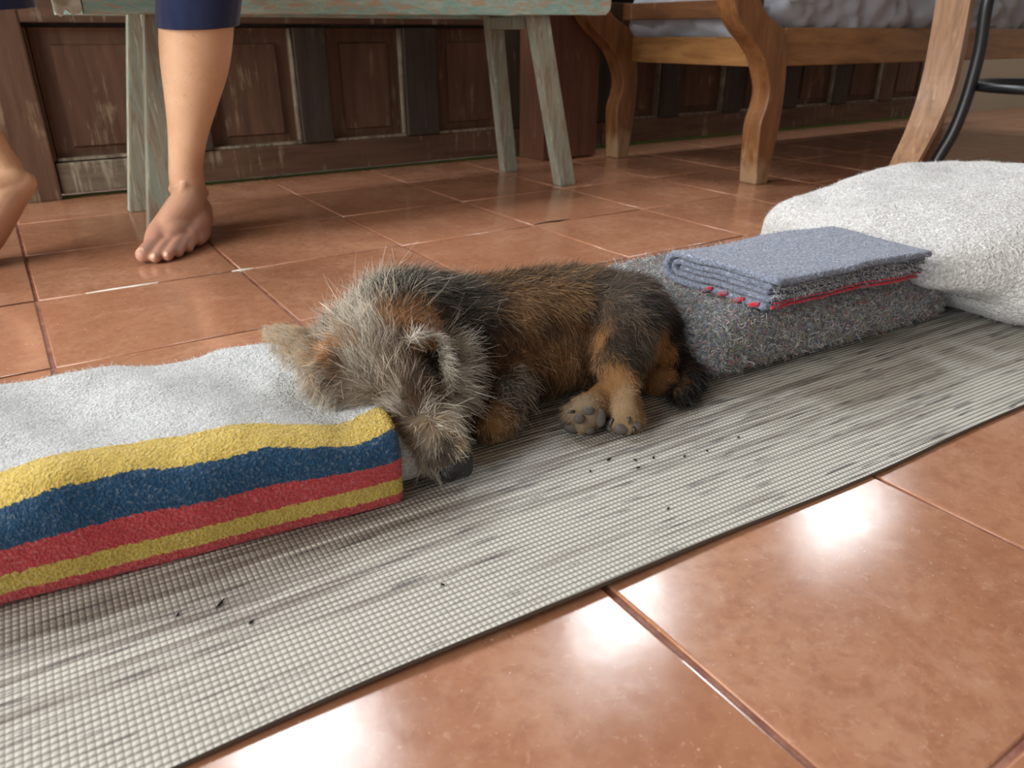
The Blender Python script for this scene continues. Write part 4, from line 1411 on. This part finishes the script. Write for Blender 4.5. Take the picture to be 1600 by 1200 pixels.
# FUR ------------------------------------------------------------------ coat guides: position, flow, length mm, two tints, share of the second, lift
COAT = {'black': (0.012, 0.011, 0.011),
        'dkb': (0.045, 0.027, 0.016),
        'dkg': (0.055, 0.046, 0.038),
        'brn': (0.15, 0.082, 0.042),
        'rust': (0.21, 0.095, 0.036),
        'tan': (0.38, 0.22, 0.105),
        'ptan': (0.5, 0.36, 0.22),
        'org': (0.46, 0.21, 0.07),
        'grey': (0.36, 0.32, 0.265),
        'dgrey': (0.17, 0.135, 0.105),
        'pale': (0.62, 0.57, 0.48),
        'white': (0.8, 0.77, 0.7)}
GUIDES = [
    (0.243, -0.7757, 0.0762, -0.16, 0.55, 0.82, 7, 'dkb', 'dgrey', 0.45, 0.3),
    (0.2491, -0.7738, 0.0839, -0.14, 0.54, 0.83, 8, 'brn', 'dkb', 0.5, 0.3),
    (0.2316, -0.7527, 0.0949, -0.25, 0.59, 0.77, 11, 'brn', 'pale', 0.35, 0.3),
    (0.2199, -0.7298, 0.1128, -0.3, 0.6, 0.74, 12, 'grey', 'pale', 0.45, 0.32),
    (0.2364, -0.7082, 0.1316, 0.02, 0.47, 0.88, 13, 'pale', 'grey', 0.4, 0.35),
    (0.2054, -0.7129, 0.1191, -0.62, 0.65, 0.44, 11, 'brn', 'org', 0.4, 0.4),
    (0.1962, -0.7224, 0.1139, -0.83, 0.56, 0.04, 8, 'dkb', 'org', 0.35, 0.25),
    (0.1971, -0.7291, 0.1091, -0.87, 0.44, -0.22, 8, 'dkb', 'brn', 0.4, 0.25),
    (0.1987, -0.7092, 0.1175, -0.69, 0.64, 0.34, 9, 'org', 'brn', 0.35, 0.3),
    (0.2122, -0.6695, 0.1204, -0.33, 0.61, 0.72, 15, 'grey', 'dgrey', 0.4, 0.5),
    (0.2322, -0.6675, 0.1303, -0.0, 0.48, 0.88, 16, 'pale', 'grey', 0.5, 0.5),
    (0.2686, -0.7071, 0.1307, 0.45, 0.19, 0.87, 9, 'org', 'brn', 0.3, 0.4),
    (0.2891, -0.7007, 0.1248, 0.73, -0.1, 0.67, 9, 'org', 'brn', 0.5, 0.4),
    (0.2736, -0.7327, 0.1107, 0.68, -0.03, 0.74, 9, 'brn', 'dkb', 0.6, 0.4),
    (0.248, -0.7455, 0.1119, 0.27, 0.32, 0.91, 10, 'brn', 'grey', 0.45, 0.3),
    (0.2447, -0.7287, 0.1246, 0.16, 0.39, 0.91, 11, 'grey', 'brn', 0.4, 0.3),
    (0.2244, -0.7441, 0.1023, -0.22, 0.57, 0.79, 11, 'dgrey', 'pale', 0.45, 0.3),
    (0.2201, -0.7105, 0.1239, -0.28, 0.59, 0.76, 14, 'grey', 'org', 0.3, 0.45),
    (0.2631, -0.6336, 0.131, -0.09, 0.52, 0.85, 17, 'dgrey', 'pale', 0.4, 0.8),
    (0.2812, -0.6655, 0.1441, 0.09, 0.43, 0.9, 18, 'black', 'pale', 0.35, 0.9),
    (0.3172, -0.6597, 0.1395, 0.87, -0.41, 0.29, 15, 'black', 'grey', 0.3, 0.7),
    (0.2299, -0.667, 0.1293, -0.29, 0.6, 0.74, 17, 'dgrey', 'pale', 0.4, 0.8),
    (0.2025, -0.7377, 0.0845, -0.77, 0.61, 0.2, 12, 'grey', 'brn', 0.4, 0.3),
    (0.1948, -0.7308, 0.0826, -0.46, -0.18, -0.87, 15, 'pale', 'grey', 0.4, 0.5),
    (0.1869, -0.7241, 0.101, -0.69, 0.05, -0.73, 14, 'grey', 'brn', 0.35, 0.4),
    (0.1879, -0.7021, 0.1061, -0.81, 0.24, -0.53, 10, 'ptan', 'grey', 0.5, 0.4),
    (0.2166, -0.7309, 0.0653, -0.83, 0.27, -0.49, 13, 'grey', 'dgrey', 0.4, 0.35),
    (0.2306, -0.7452, 0.0598, -0.81, 0.24, -0.53, 12, 'grey', 'pale', 0.35, 0.35),
    (0.2327, -0.7613, 0.0832, -0.53, 0.65, 0.55, 10, 'dgrey', 'pale', 0.4, 0.3),
    (0.2385, -0.7628, 0.0453, -0.85, 0.32, -0.42, 11, 'ptan', 'pale', 0.45, 0.35),
    (0.24, -0.7792, 0.0556, -0.81, 0.23, -0.54, 8, 'dgrey', 'ptan', 0.4, 0.3),
    (0.2492, -0.7857, 0.0649, -0.63, -0.02, -0.78, 7, 'dgrey', 'ptan', 0.45, 0.3),
    (0.2579, -0.7816, 0.0758, 0.75, -0.14, 0.64, 9, 'dgrey', 'pale', 0.45, 0.35),
    (0.2656, -0.7889, 0.0647, 0.82, -0.56, -0.06, 11, 'pale', 'ptan', 0.5, 0.4),
    (0.2698, -0.771, 0.0833, 0.87, -0.41, 0.27, 12, 'dkb', 'brn', 0.4, 0.5),
    (0.2786, -0.7766, 0.068, 0.74, -0.62, -0.25, 15, 'pale', 'grey', 0.4, 0.6),
    (0.255, -0.7958, 0.0465, -0.5, -0.14, -0.85, 6, 'grey', 'dgrey', 0.5, 0.4),
    (0.2662, -0.7979, 0.0491, 0.57, -0.65, -0.5, 6, 'dgrey', 'black', 0.5, 0.4),
    (0.2761, -0.7966, 0.0466, 0.61, -0.65, -0.46, 8, 'ptan', 'pale', 0.4, 0.5),
    (0.248, -0.7718, 0.0278, -0.55, -0.1, -0.83, 9, 'grey', 'ptan', 0.4, 0.5),
    (0.2491, -0.7903, 0.0519, -0.55, -0.09, -0.83, 7, 'grey', 'ptan', 0.4, 0.4),
    (0.2585, -0.8, 0.0401, -0.23, -0.35, -0.91, 3, 'black', 'dgrey', 0.4, 0.3),
    (0.2775, -0.7433, 0.0971, -0.04, -0.46, -0.89, 5, 'black', 'dkb', 0.4, 0.15),
    (0.2792, -0.7308, 0.1045, 0.03, -0.49, -0.87, 5, 'black', 'dkb', 0.3, 0.15),
    (0.2813, -0.747, 0.0864, 0.05, -0.5, -0.86, 5, 'dkb', 'black', 0.4, 0.15),
    (0.2637, -0.7382, 0.1147, 0.42, 0.21, 0.88, 8, 'brn', 'dgrey', 0.5, 0.3),
    (0.3395, -0.678, 0.0672, 0.87, -0.42, 0.26, 15, 'dkg', 'dgrey', 0.45, 0.35),
    (0.3292, -0.709, 0.0604, 0.75, -0.62, -0.24, 15, 'dkg', 'dgrey', 0.5, 0.35),
    (0.3168, -0.7178, 0.05, 0.6, -0.65, -0.47, 14, 'dgrey', 'dkg', 0.4, 0.4),
    (0.3344, -0.6756, 0.0881, 0.87, -0.46, 0.18, 20, 'black', 'white', 0.35, 0.5),
    (0.2896, -0.7451, 0.0774, 0.72, -0.63, -0.29, 10, 'dkb', 'grey', 0.4, 0.3),
    (0.34, -0.6675, 0.118, 0.84, -0.54, -0.0, 14, 'black', 'dgrey', 0.3, 0.45),
    (0.3701, -0.6659, 0.1186, 0.8, -0.58, -0.11, 12, 'black', 'dgrey', 0.3, 0.4),
    (0.3648, -0.6864, 0.092, 0.65, -0.64, -0.41, 13, 'black', 'dkb', 0.5, 0.4),
    (0.4071, -0.6428, 0.1265, 0.84, -0.54, -0.0, 11, 'dkb', 'tan', 0.3, 0.45),
    (0.3732, -0.6352, 0.1302, 0.86, -0.51, 0.09, 12, 'dkg', 'grey', 0.3, 0.5),
    (0.3705, -0.7008, 0.0612, 0.17, -0.56, -0.81, 13, 'rust', 'dkb', 0.5, 0.4),
    (0.3614, -0.7027, 0.036, 0.28, -0.59, -0.76, 12, 'dkb', 'rust', 0.5, 0.35),
    (0.373, -0.7322, 0.0515, 0.25, -0.59, -0.77, 13, 'dkb', 'grey', 0.35, 0.4),
    (0.3884, -0.6966, 0.0766, 0.3, -0.6, -0.74, 12, 'dkb', 'rust', 0.4, 0.4),
    (0.3344, -0.7587, 0.0285, 0.63, -0.65, -0.44, 5, 'tan', 'org', 0.3, 0.45),
    (0.3265, -0.7541, 0.0219, -0.66, 0.01, -0.76, 5, 'tan', 'dkb', 0.4, 0.4),
    (0.3272, -0.7415, 0.0332, -0.09, -0.43, -0.9, 6, 'dkb', 'rust', 0.4, 0.4),
    (0.3493, -0.752, 0.0384, 0.43, -0.63, -0.64, 7, 'rust', 'tan', 0.3, 0.35),
    (0.3643, -0.7456, 0.0419, 0.24, -0.58, -0.78, 12, 'dkb', 'grey', 0.3, 0.45),
    (0.3247, -0.7409, 0.0161, -0.31, -0.3, -0.9, 5, 'dkb', 'rust', 0.4, 0.3),
    (0.4527, -0.6473, 0.1271, 0.8, -0.58, -0.11, 11, 'dkb', 'tan', 0.3, 0.45),
    (0.5012, -0.6628, 0.1231, 0.76, -0.61, -0.22, 11, 'dkg', 'tan', 0.3, 0.45),
    (0.4186, -0.686, 0.1086, 0.57, -0.65, -0.5, 11, 'brn', 'tan', 0.35, 0.4),
    (0.45, -0.687, 0.1099, 0.62, -0.65, -0.45, 11, 'brn', 'tan', 0.4, 0.4),
    (0.4834, -0.6928, 0.1055, 0.5, -0.64, -0.58, 11, 'tan', 'dkb', 0.4, 0.4),
    (0.5254, -0.6889, 0.1113, 0.71, -0.63, -0.32, 11, 'dkg', 'dgrey', 0.4, 0.4),
    (0.4135, -0.7058, 0.0706, -0.0, -0.48, -0.88, 11, 'rust', 'dkb', 0.4, 0.35),
    (0.4447, -0.7073, 0.0678, -0.29, -0.31, -0.91, 11, 'rust', 'tan', 0.3, 0.35),
    (0.4645, -0.7153, 0.048, -0.46, -0.18, -0.87, 10, 'tan', 'rust', 0.4, 0.35),
    (0.4596, -0.701, 0.0086, -0.77, 0.17, -0.61, 11, 'tan', 'dkb', 0.5, 0.35),
    (0.4106, -0.7225, 0.0239, -0.23, -0.35, -0.91, 10, 'black', 'dkb', 0.3, 0.3),
    (0.4402, -0.7014, 0.0881, -0.12, -0.41, -0.9, 11, 'brn', 'dkb', 0.4, 0.35),
    (0.4843, -0.7084, 0.0144, -0.7, 0.07, -0.71, 9, 'tan', 'dkb', 0.5, 0.35),
    (0.4808, -0.7094, 0.0679, -0.37, -0.25, -0.89, 9, 'rust', 'dgrey', 0.4, 0.35),
    (0.4965, -0.7043, 0.0921, 0.1, -0.53, -0.84, 10, 'dkb', 'dgrey', 0.4, 0.4),
    (0.517, -0.731, 0.1031, 0.32, -0.61, -0.73, 11, 'dkg', 'dgrey', 0.45, 0.45),
    (0.5193, -0.7616, 0.0697, -0.02, -0.47, -0.88, 10, 'dkg', 'dgrey', 0.4, 0.4),
    (0.4821, -0.731, 0.0726, 0.18, -0.56, -0.81, 6, 'org', 'tan', 0.4, 0.3),
    (0.4831, -0.7054, 0.0843, 0.05, -0.5, -0.86, 9, 'dkb', 'rust', 0.5, 0.4),
    (0.4852, -0.7456, 0.0754, 0.12, -0.53, -0.84, 8, 'dkb', 'dkg', 0.4, 0.4),
    (0.4787, -0.7167, 0.049, -0.39, -0.24, -0.89, 9, 'rust', 'dkb', 0.5, 0.35),
    (0.4727, -0.7738, 0.0496, 0.05, -0.5, -0.86, 5, 'org', 'tan', 0.5, 0.3),
    (0.4962, -0.7687, 0.0632, -0.02, -0.47, -0.88, 8, 'dkb', 'dkg', 0.5, 0.35),
    (0.4935, -0.7507, 0.0787, 0.17, -0.56, -0.81, 9, 'dkb', 'dkg', 0.5, 0.4),
    (0.5493, -0.7481, 0.055, -0.03, -0.46, -0.89, 7, 'org', 'rust', 0.3, 0.35),
    (0.5881, -0.7305, 0.0596, 0.02, -0.49, -0.87, 11, 'black', 'dkb', 0.3, 0.4),
    (0.5467, -0.738, 0.0995, 0.36, -0.62, -0.7, 11, 'dkg', 'black', 0.4, 0.45),
    (0.5573, -0.7041, 0.1171, 0.57, -0.65, -0.5, 11, 'dkg', 'dgrey', 0.3, 0.45),
    (0.4739, -0.7915, 0.0421, -0.23, -0.35, -0.91, 3, 'tan', 'ptan', 0.4, 0.35),
    (0.4569, -0.8029, 0.0303, -0.35, -0.27, -0.9, 2.5, 'tan', 'ptan', 0.5, 0.3),
    (0.4626, -0.761, 0.0366, -0.54, -0.11, -0.83, 3.5, 'tan', 'org', 0.4, 0.35),
    (0.4223, -0.7869, 0.0296, -0.75, 0.14, -0.64, 2.5, 'ptan', 'dgrey', 0.4, 0.3),
    (0.5424, -0.771, 0.024, -0.06, -0.45, -0.89, 4, 'brn', 'org', 0.4, 0.4),
    (0.4806, -0.7991, 0.0329, -0.23, -0.35, -0.91, 3.5, 'rust', 'tan', 0.4, 0.35),
]


def guide_field():
    gp = np.array([g[:3] for g in GUIDES])
    gd = np.array([g[3:6] for g in GUIDES], float)
    gl = np.array([g[6] for g in GUIDES]) / 1000.0
    c1 = np.array([COAT[g[7]] for g in GUIDES])
    c2 = np.array([COAT[g[8]] for g in GUIDES])
    sh = np.array([g[9] for g in GUIDES])
    li = np.array([g[10] for g in GUIDES])

    def f(P):
        d = np.linalg.norm(P[:, None, :] - gp[None], axis=2) + 1e-4
        w = d ** -3.5
        w /= w.sum(1)[:, None]
        pick = (w.cumsum(1) > rng.random(len(P))[:, None]).argmax(1)      # tints are drawn, not averaged, so the coat stays grizzled
        near = d.argmin(1)
        pick = np.where(rng.random(len(P)) < 0.5, near, pick)
        D = w @ gd
        D /= np.linalg.norm(D, axis=1)[:, None] + 1e-9
        second = rng.random(len(P)) < sh[pick]
        C = np.where(second[:, None], c2[pick], c1[pick])
        mean = w @ (c1 * (1 - sh[:, None]) + c2 * sh[:, None])
        return D, w @ gl, C, w @ li, mean
    return f


def comb(o, n, field, name, radius=0.00013, K=6, scale=1.0, lift_add=0.0, keep=None, wild=0.28, override=None):
    P, N, _ = sample_mesh(o, n)
    if keep is not None:
        q = keep(P, N)
        P, N = P[q], N[q]
    n = len(P)
    D, L, C, LI, _m = field(P)
    if override is not None:
        D, L, C, LI = override(P, N, D, L, C, LI)
    L = L * scale * (0.55 + 0.75 * rng.random(n))
    stray = rng.random(n) < 0.05
    L = np.where(stray, L * 1.45, L)
    LI = LI + lift_add + 0.12 * rng.normal(size=n) + stray * 0.3
    T = D - N * np.sum(D * N, 1)[:, None]
    T /= np.linalg.norm(T, axis=1)[:, None] + 1e-6
    # wiry locks: neighbouring hairs swing together
    lock = np.array([[mnoise.noise(Vector(p) * 95), mnoise.noise(Vector(p) * 95 + Vector((31, 7, 3))), mnoise.noise(Vector(p) * 95 + Vector((5, 61, 17)))] for p in P])
    T = T + lock * 0.75 + rng.normal(size=(n, 3)) * wild
    d0 = T + N * LI[:, None] * 1.3
    d0 /= np.linalg.norm(d0, axis=1)[:, None]
    dn = np.sum(d0 * N, 1)
    d0 += N * np.where(dn < 0.10, 0.10 - dn, 0)[:, None]
    bend = T * 0.55 - N * 0.18 + rng.normal(size=(n, 3)) * 0.22 + np.array([0, 0, -0.12])
    bend = bend - N * np.minimum(np.sum(bend * N, 1) + 0.35, 0)[:, None]
    pts = []
    for k in range(K):
        u = k / (K - 1)
        pts.append(P - N * 0.0006 + d0 * (L * u)[:, None] + bend * (L * u * u * 0.55)[:, None])
    pts = np.stack(pts, 1)
    pts[:, :, 2] = np.maximum(pts[:, :, 2], MATZ + 0.0012)
    C = C * (0.75 + 0.5 * rng.random(n))[:, None]
    return hair_object(name, pts, np.clip(C, 0, 1), radius * (0.7 + 0.6 * rng.random(n)), o, 0.25)


def paint(o, field):
    """undercoat tint on the skin, averaged from the same guides"""
    me = o.data
    co = np.zeros(len(me.vertices) * 3)
    me.vertices.foreach_get('co', co)
    co = co.reshape(-1, 3) + np.array(WORLD[o.name])
    m = np.vstack([field(co[i:i + 8000])[4] for i in range(0, len(co), 8000)])
    a = me.attributes.new('coat', 'FLOAT_COLOR', 'POINT')
    a.data.foreach_set('color', np.c_[m, np.ones(len(m))].astype(np.float32).ravel())


def dress_dog():
    t, body, tail, nose, e1, e2 = DOG
    field = guide_field()
    for o in (body, tail, e1, e2):
        paint(o, field)
    pads = np.array([c for c, _, _ in PADS])
    padr = np.array([0.5 * (x + y) for _, x, y in PADS])

    def clear(P, N):
        nose_d = np.linalg.norm((P - np.array((.268, -.789, .027))) / np.array((1, .8, 1)), axis=1)
        pd = np.min(np.linalg.norm(P[:, None] - pads[None], axis=2) / padr, axis=1)
        return (nose_d > 0.012) & (pd > 1.02) & (P[:, 2] > MATZ + 0.001)
    comb(body, 105000, field, 'fur', keep=clear)

    def wiry(P, N, D, L, C, LI):
        # coarse guard hairs, paler than the coat beneath
        head = np.clip((0.40 - P[:, 0]) / 0.06, 0, 1)
        lum = np.clip(C.mean(1) / 0.16, 0.12, 1)[:, None]
        C = C * 0.6 + np.where(head[:, None] > rng.random((len(P), 1)), np.array((.56, .51, .43)), np.array((.26, .19, .12))) * 0.55 * lum
        return D, L * (1.0 + 0.35 * head), C, LI + 0.12 * rng.normal(size=len(P)) + 0.15
    comb(body, 15000, field, 'guard_hair', radius=0.00021, keep=lambda P, N: clear(P, N) & ((P[:, 2] > 0.045) | (P[:, 0] < 0.36)), override=wiry, wild=0.45)

    def tail_hair(P, N, D, L, C, LI):
        ax = np.array((-.5, -.8, -.3))
        D = np.tile(ax, (len(P), 1)) + np.array([0.9, 0.0, 0.0]) * np.clip((-0.73 - P[:, 1:2]) * -20, 0, 1)
        q = rng.random(len(P)) < 0.12
        C = np.where(q[:, None], np.array(COAT['dgrey']), np.array(COAT['black']))
        return D, np.full(len(P), 0.015), C, np.full(len(P), 0.4)
    comb(tail, 9000, field, 'fur', override=tail_hair)

    def ear_hair(sign, flow, main, second, L0):
        def f(P, N, D, L, C, LI):
            q = rng.random(len(P)) < 0.4
            C = np.where(q[:, None], np.array(COAT[second]), np.array(COAT[main]))
            return np.tile(np.array(flow, float), (len(P), 1)), np.full(len(P), L0), C, np.full(len(P), 0.22)
        return f
    comb(e1, 9000, field, 'fur', override=ear_hair(1, (-.5, .5, .1), 'ptan', 'grey', 0.0055), wild=0.2)
    comb(e2, 8000, field, 'fur', override=ear_hair(1, (.5, .2, .2), 'brn', 'org', 0.0055), wild=0.2)

    # long pale hairs fringing the fold of the near ear and the rim of the far one
    def fringe(par, a, b, bow, n, L0, flow, cols, seed, wild=0.28):
        r2 = np.random.default_rng(seed)
        a, b, bow, flow = (np.array(q, float) for q in (a, b, bow, flow))
        pts, tint = [], []
        for k in range(n):
            u = r2.random()
            p = a + (b - a) * u + bow * math.sin(math.pi * u) + r2.normal(size=3) * 0.0022
            d = flow + r2.normal(size=3) * wild
            d /= np.linalg.norm(d)
            L = L0 * (0.5 + 0.8 * r2.random())
            e = r2.normal(size=3) * 0.25 + np.array((0, 0, -0.25))
            pts.append([p + d * L * v + e * L * v * v * 0.5 for v in np.linspace(0, 1, 6)])
            tint.append(np.array(COAT[cols[r2.integers(len(cols))]]) * (0.8 + 0.4 * r2.random()))
        hair_object('fringe', np.array(pts), np.clip(np.array(tint), 0, 1), 0.00014, par)
    rim = catmull([(.2625, -.7420, .1240), (.2770, -.7297, .1212), (.2910, -.7212, .1150), (.2970, -.7262, .1095), (.2955, -.7390, .1028), (.2905, -.7525, .0945), (.2870, -.7565, .0805)], 4)
    for k in range(len(rim) - 1):
        u = k / (len(rim) - 1)
        fl = np.array((.55, .25, .15)) * (1 - u) + np.array((.45, -.35, -.85)) * u
        fringe(e2, rim[k], rim[k + 1], (0, 0, 0), 60, 0.0125, fl, ('white', 'pale', 'white', 'grey', 'dgrey'), 20 + k, 0.5)
    ruff = catmull([(.3250, -.6915, .0930), (.3275, -.6985, .0775), (.3115, -.7270, .0715), (.2990, -.7400, .0565)], 5)
    for k in range(len(ruff) - 1):
        u = k / (len(ruff) - 1)
        fl = np.array((.72, -.42, .42)) * (1 - u) + np.array((.62, -.62, -.30)) * u
        fringe(body, ruff[k], ruff[k + 1], (0, 0, 0), 46, 0.030, fl, ('white', 'pale', 'grey', 'white', 'dgrey'), 60 + k)
    fringe(e1, (.180, -.622, .113), (.172, -.645, .110), (-.004, 0, 0), 160, 0.004, (-.6, .2, .2), ('pale', 'ptan'), 3)
    fringe(e1, (.172, -.645, .110), (.184, -.728, .097), (-.002, 0, 0), 380, 0.012, (-.2, -.5, -.35), ('pale', 'ptan', 'grey'), 4)

    # paw pads and claws
    face = Matrix(((.839, .228, -.494), (-.544, .351, -.763), (0, .908, .418)))     # the soles are turned out of the curl, towards the mat's edge
    for c, rx, ry in PADS:
        V, F = ellipsoid(c, (rx, ry, .0032), face, 16)
        mesh('paw_pad', V, F, 'pad', body)
    for a, b in CLAWS:
        a, b = np.array(a), np.array(b)
        V, F = tube([a, (a + b) / 2 + (0, 0, 0.0012), b], [0.0019, 0.0015, 0.0004], 8)
        mesh('claw', V, F, 'claw', body)


PADS = [((.425, -.7873, .0311), .0062, .0043), (((.4149, -.7866, .0253)), .0055, .0049), ((.4159, -.7785, .0112), .0107, .005), ((.4255, -.79, .0112), .0056, .0044),
        ((.4365, -.7923, .0224), .0056, .0093), ((.4514, -.8071, .0127), .0075, .0056), ((.4645, -.8144, .015), .0056, .005), ((.4466, -.7957, .0126), .0038, .0063)]
CLAWS = [((.4127, -.781, .0311), (.4055, -.7794, .0304)), ((.4127, -.7719, .017), (.404, -.7707, .0138)), ((.4576, -.8092, .0244), (.4552, -.8134, .0186)),
         ((.4482, -.7977, .0201), (.4415, -.7995, .0136)), ((.4604, -.8144, .0148), (.4584, -.818, .0106))]
dress_dog()
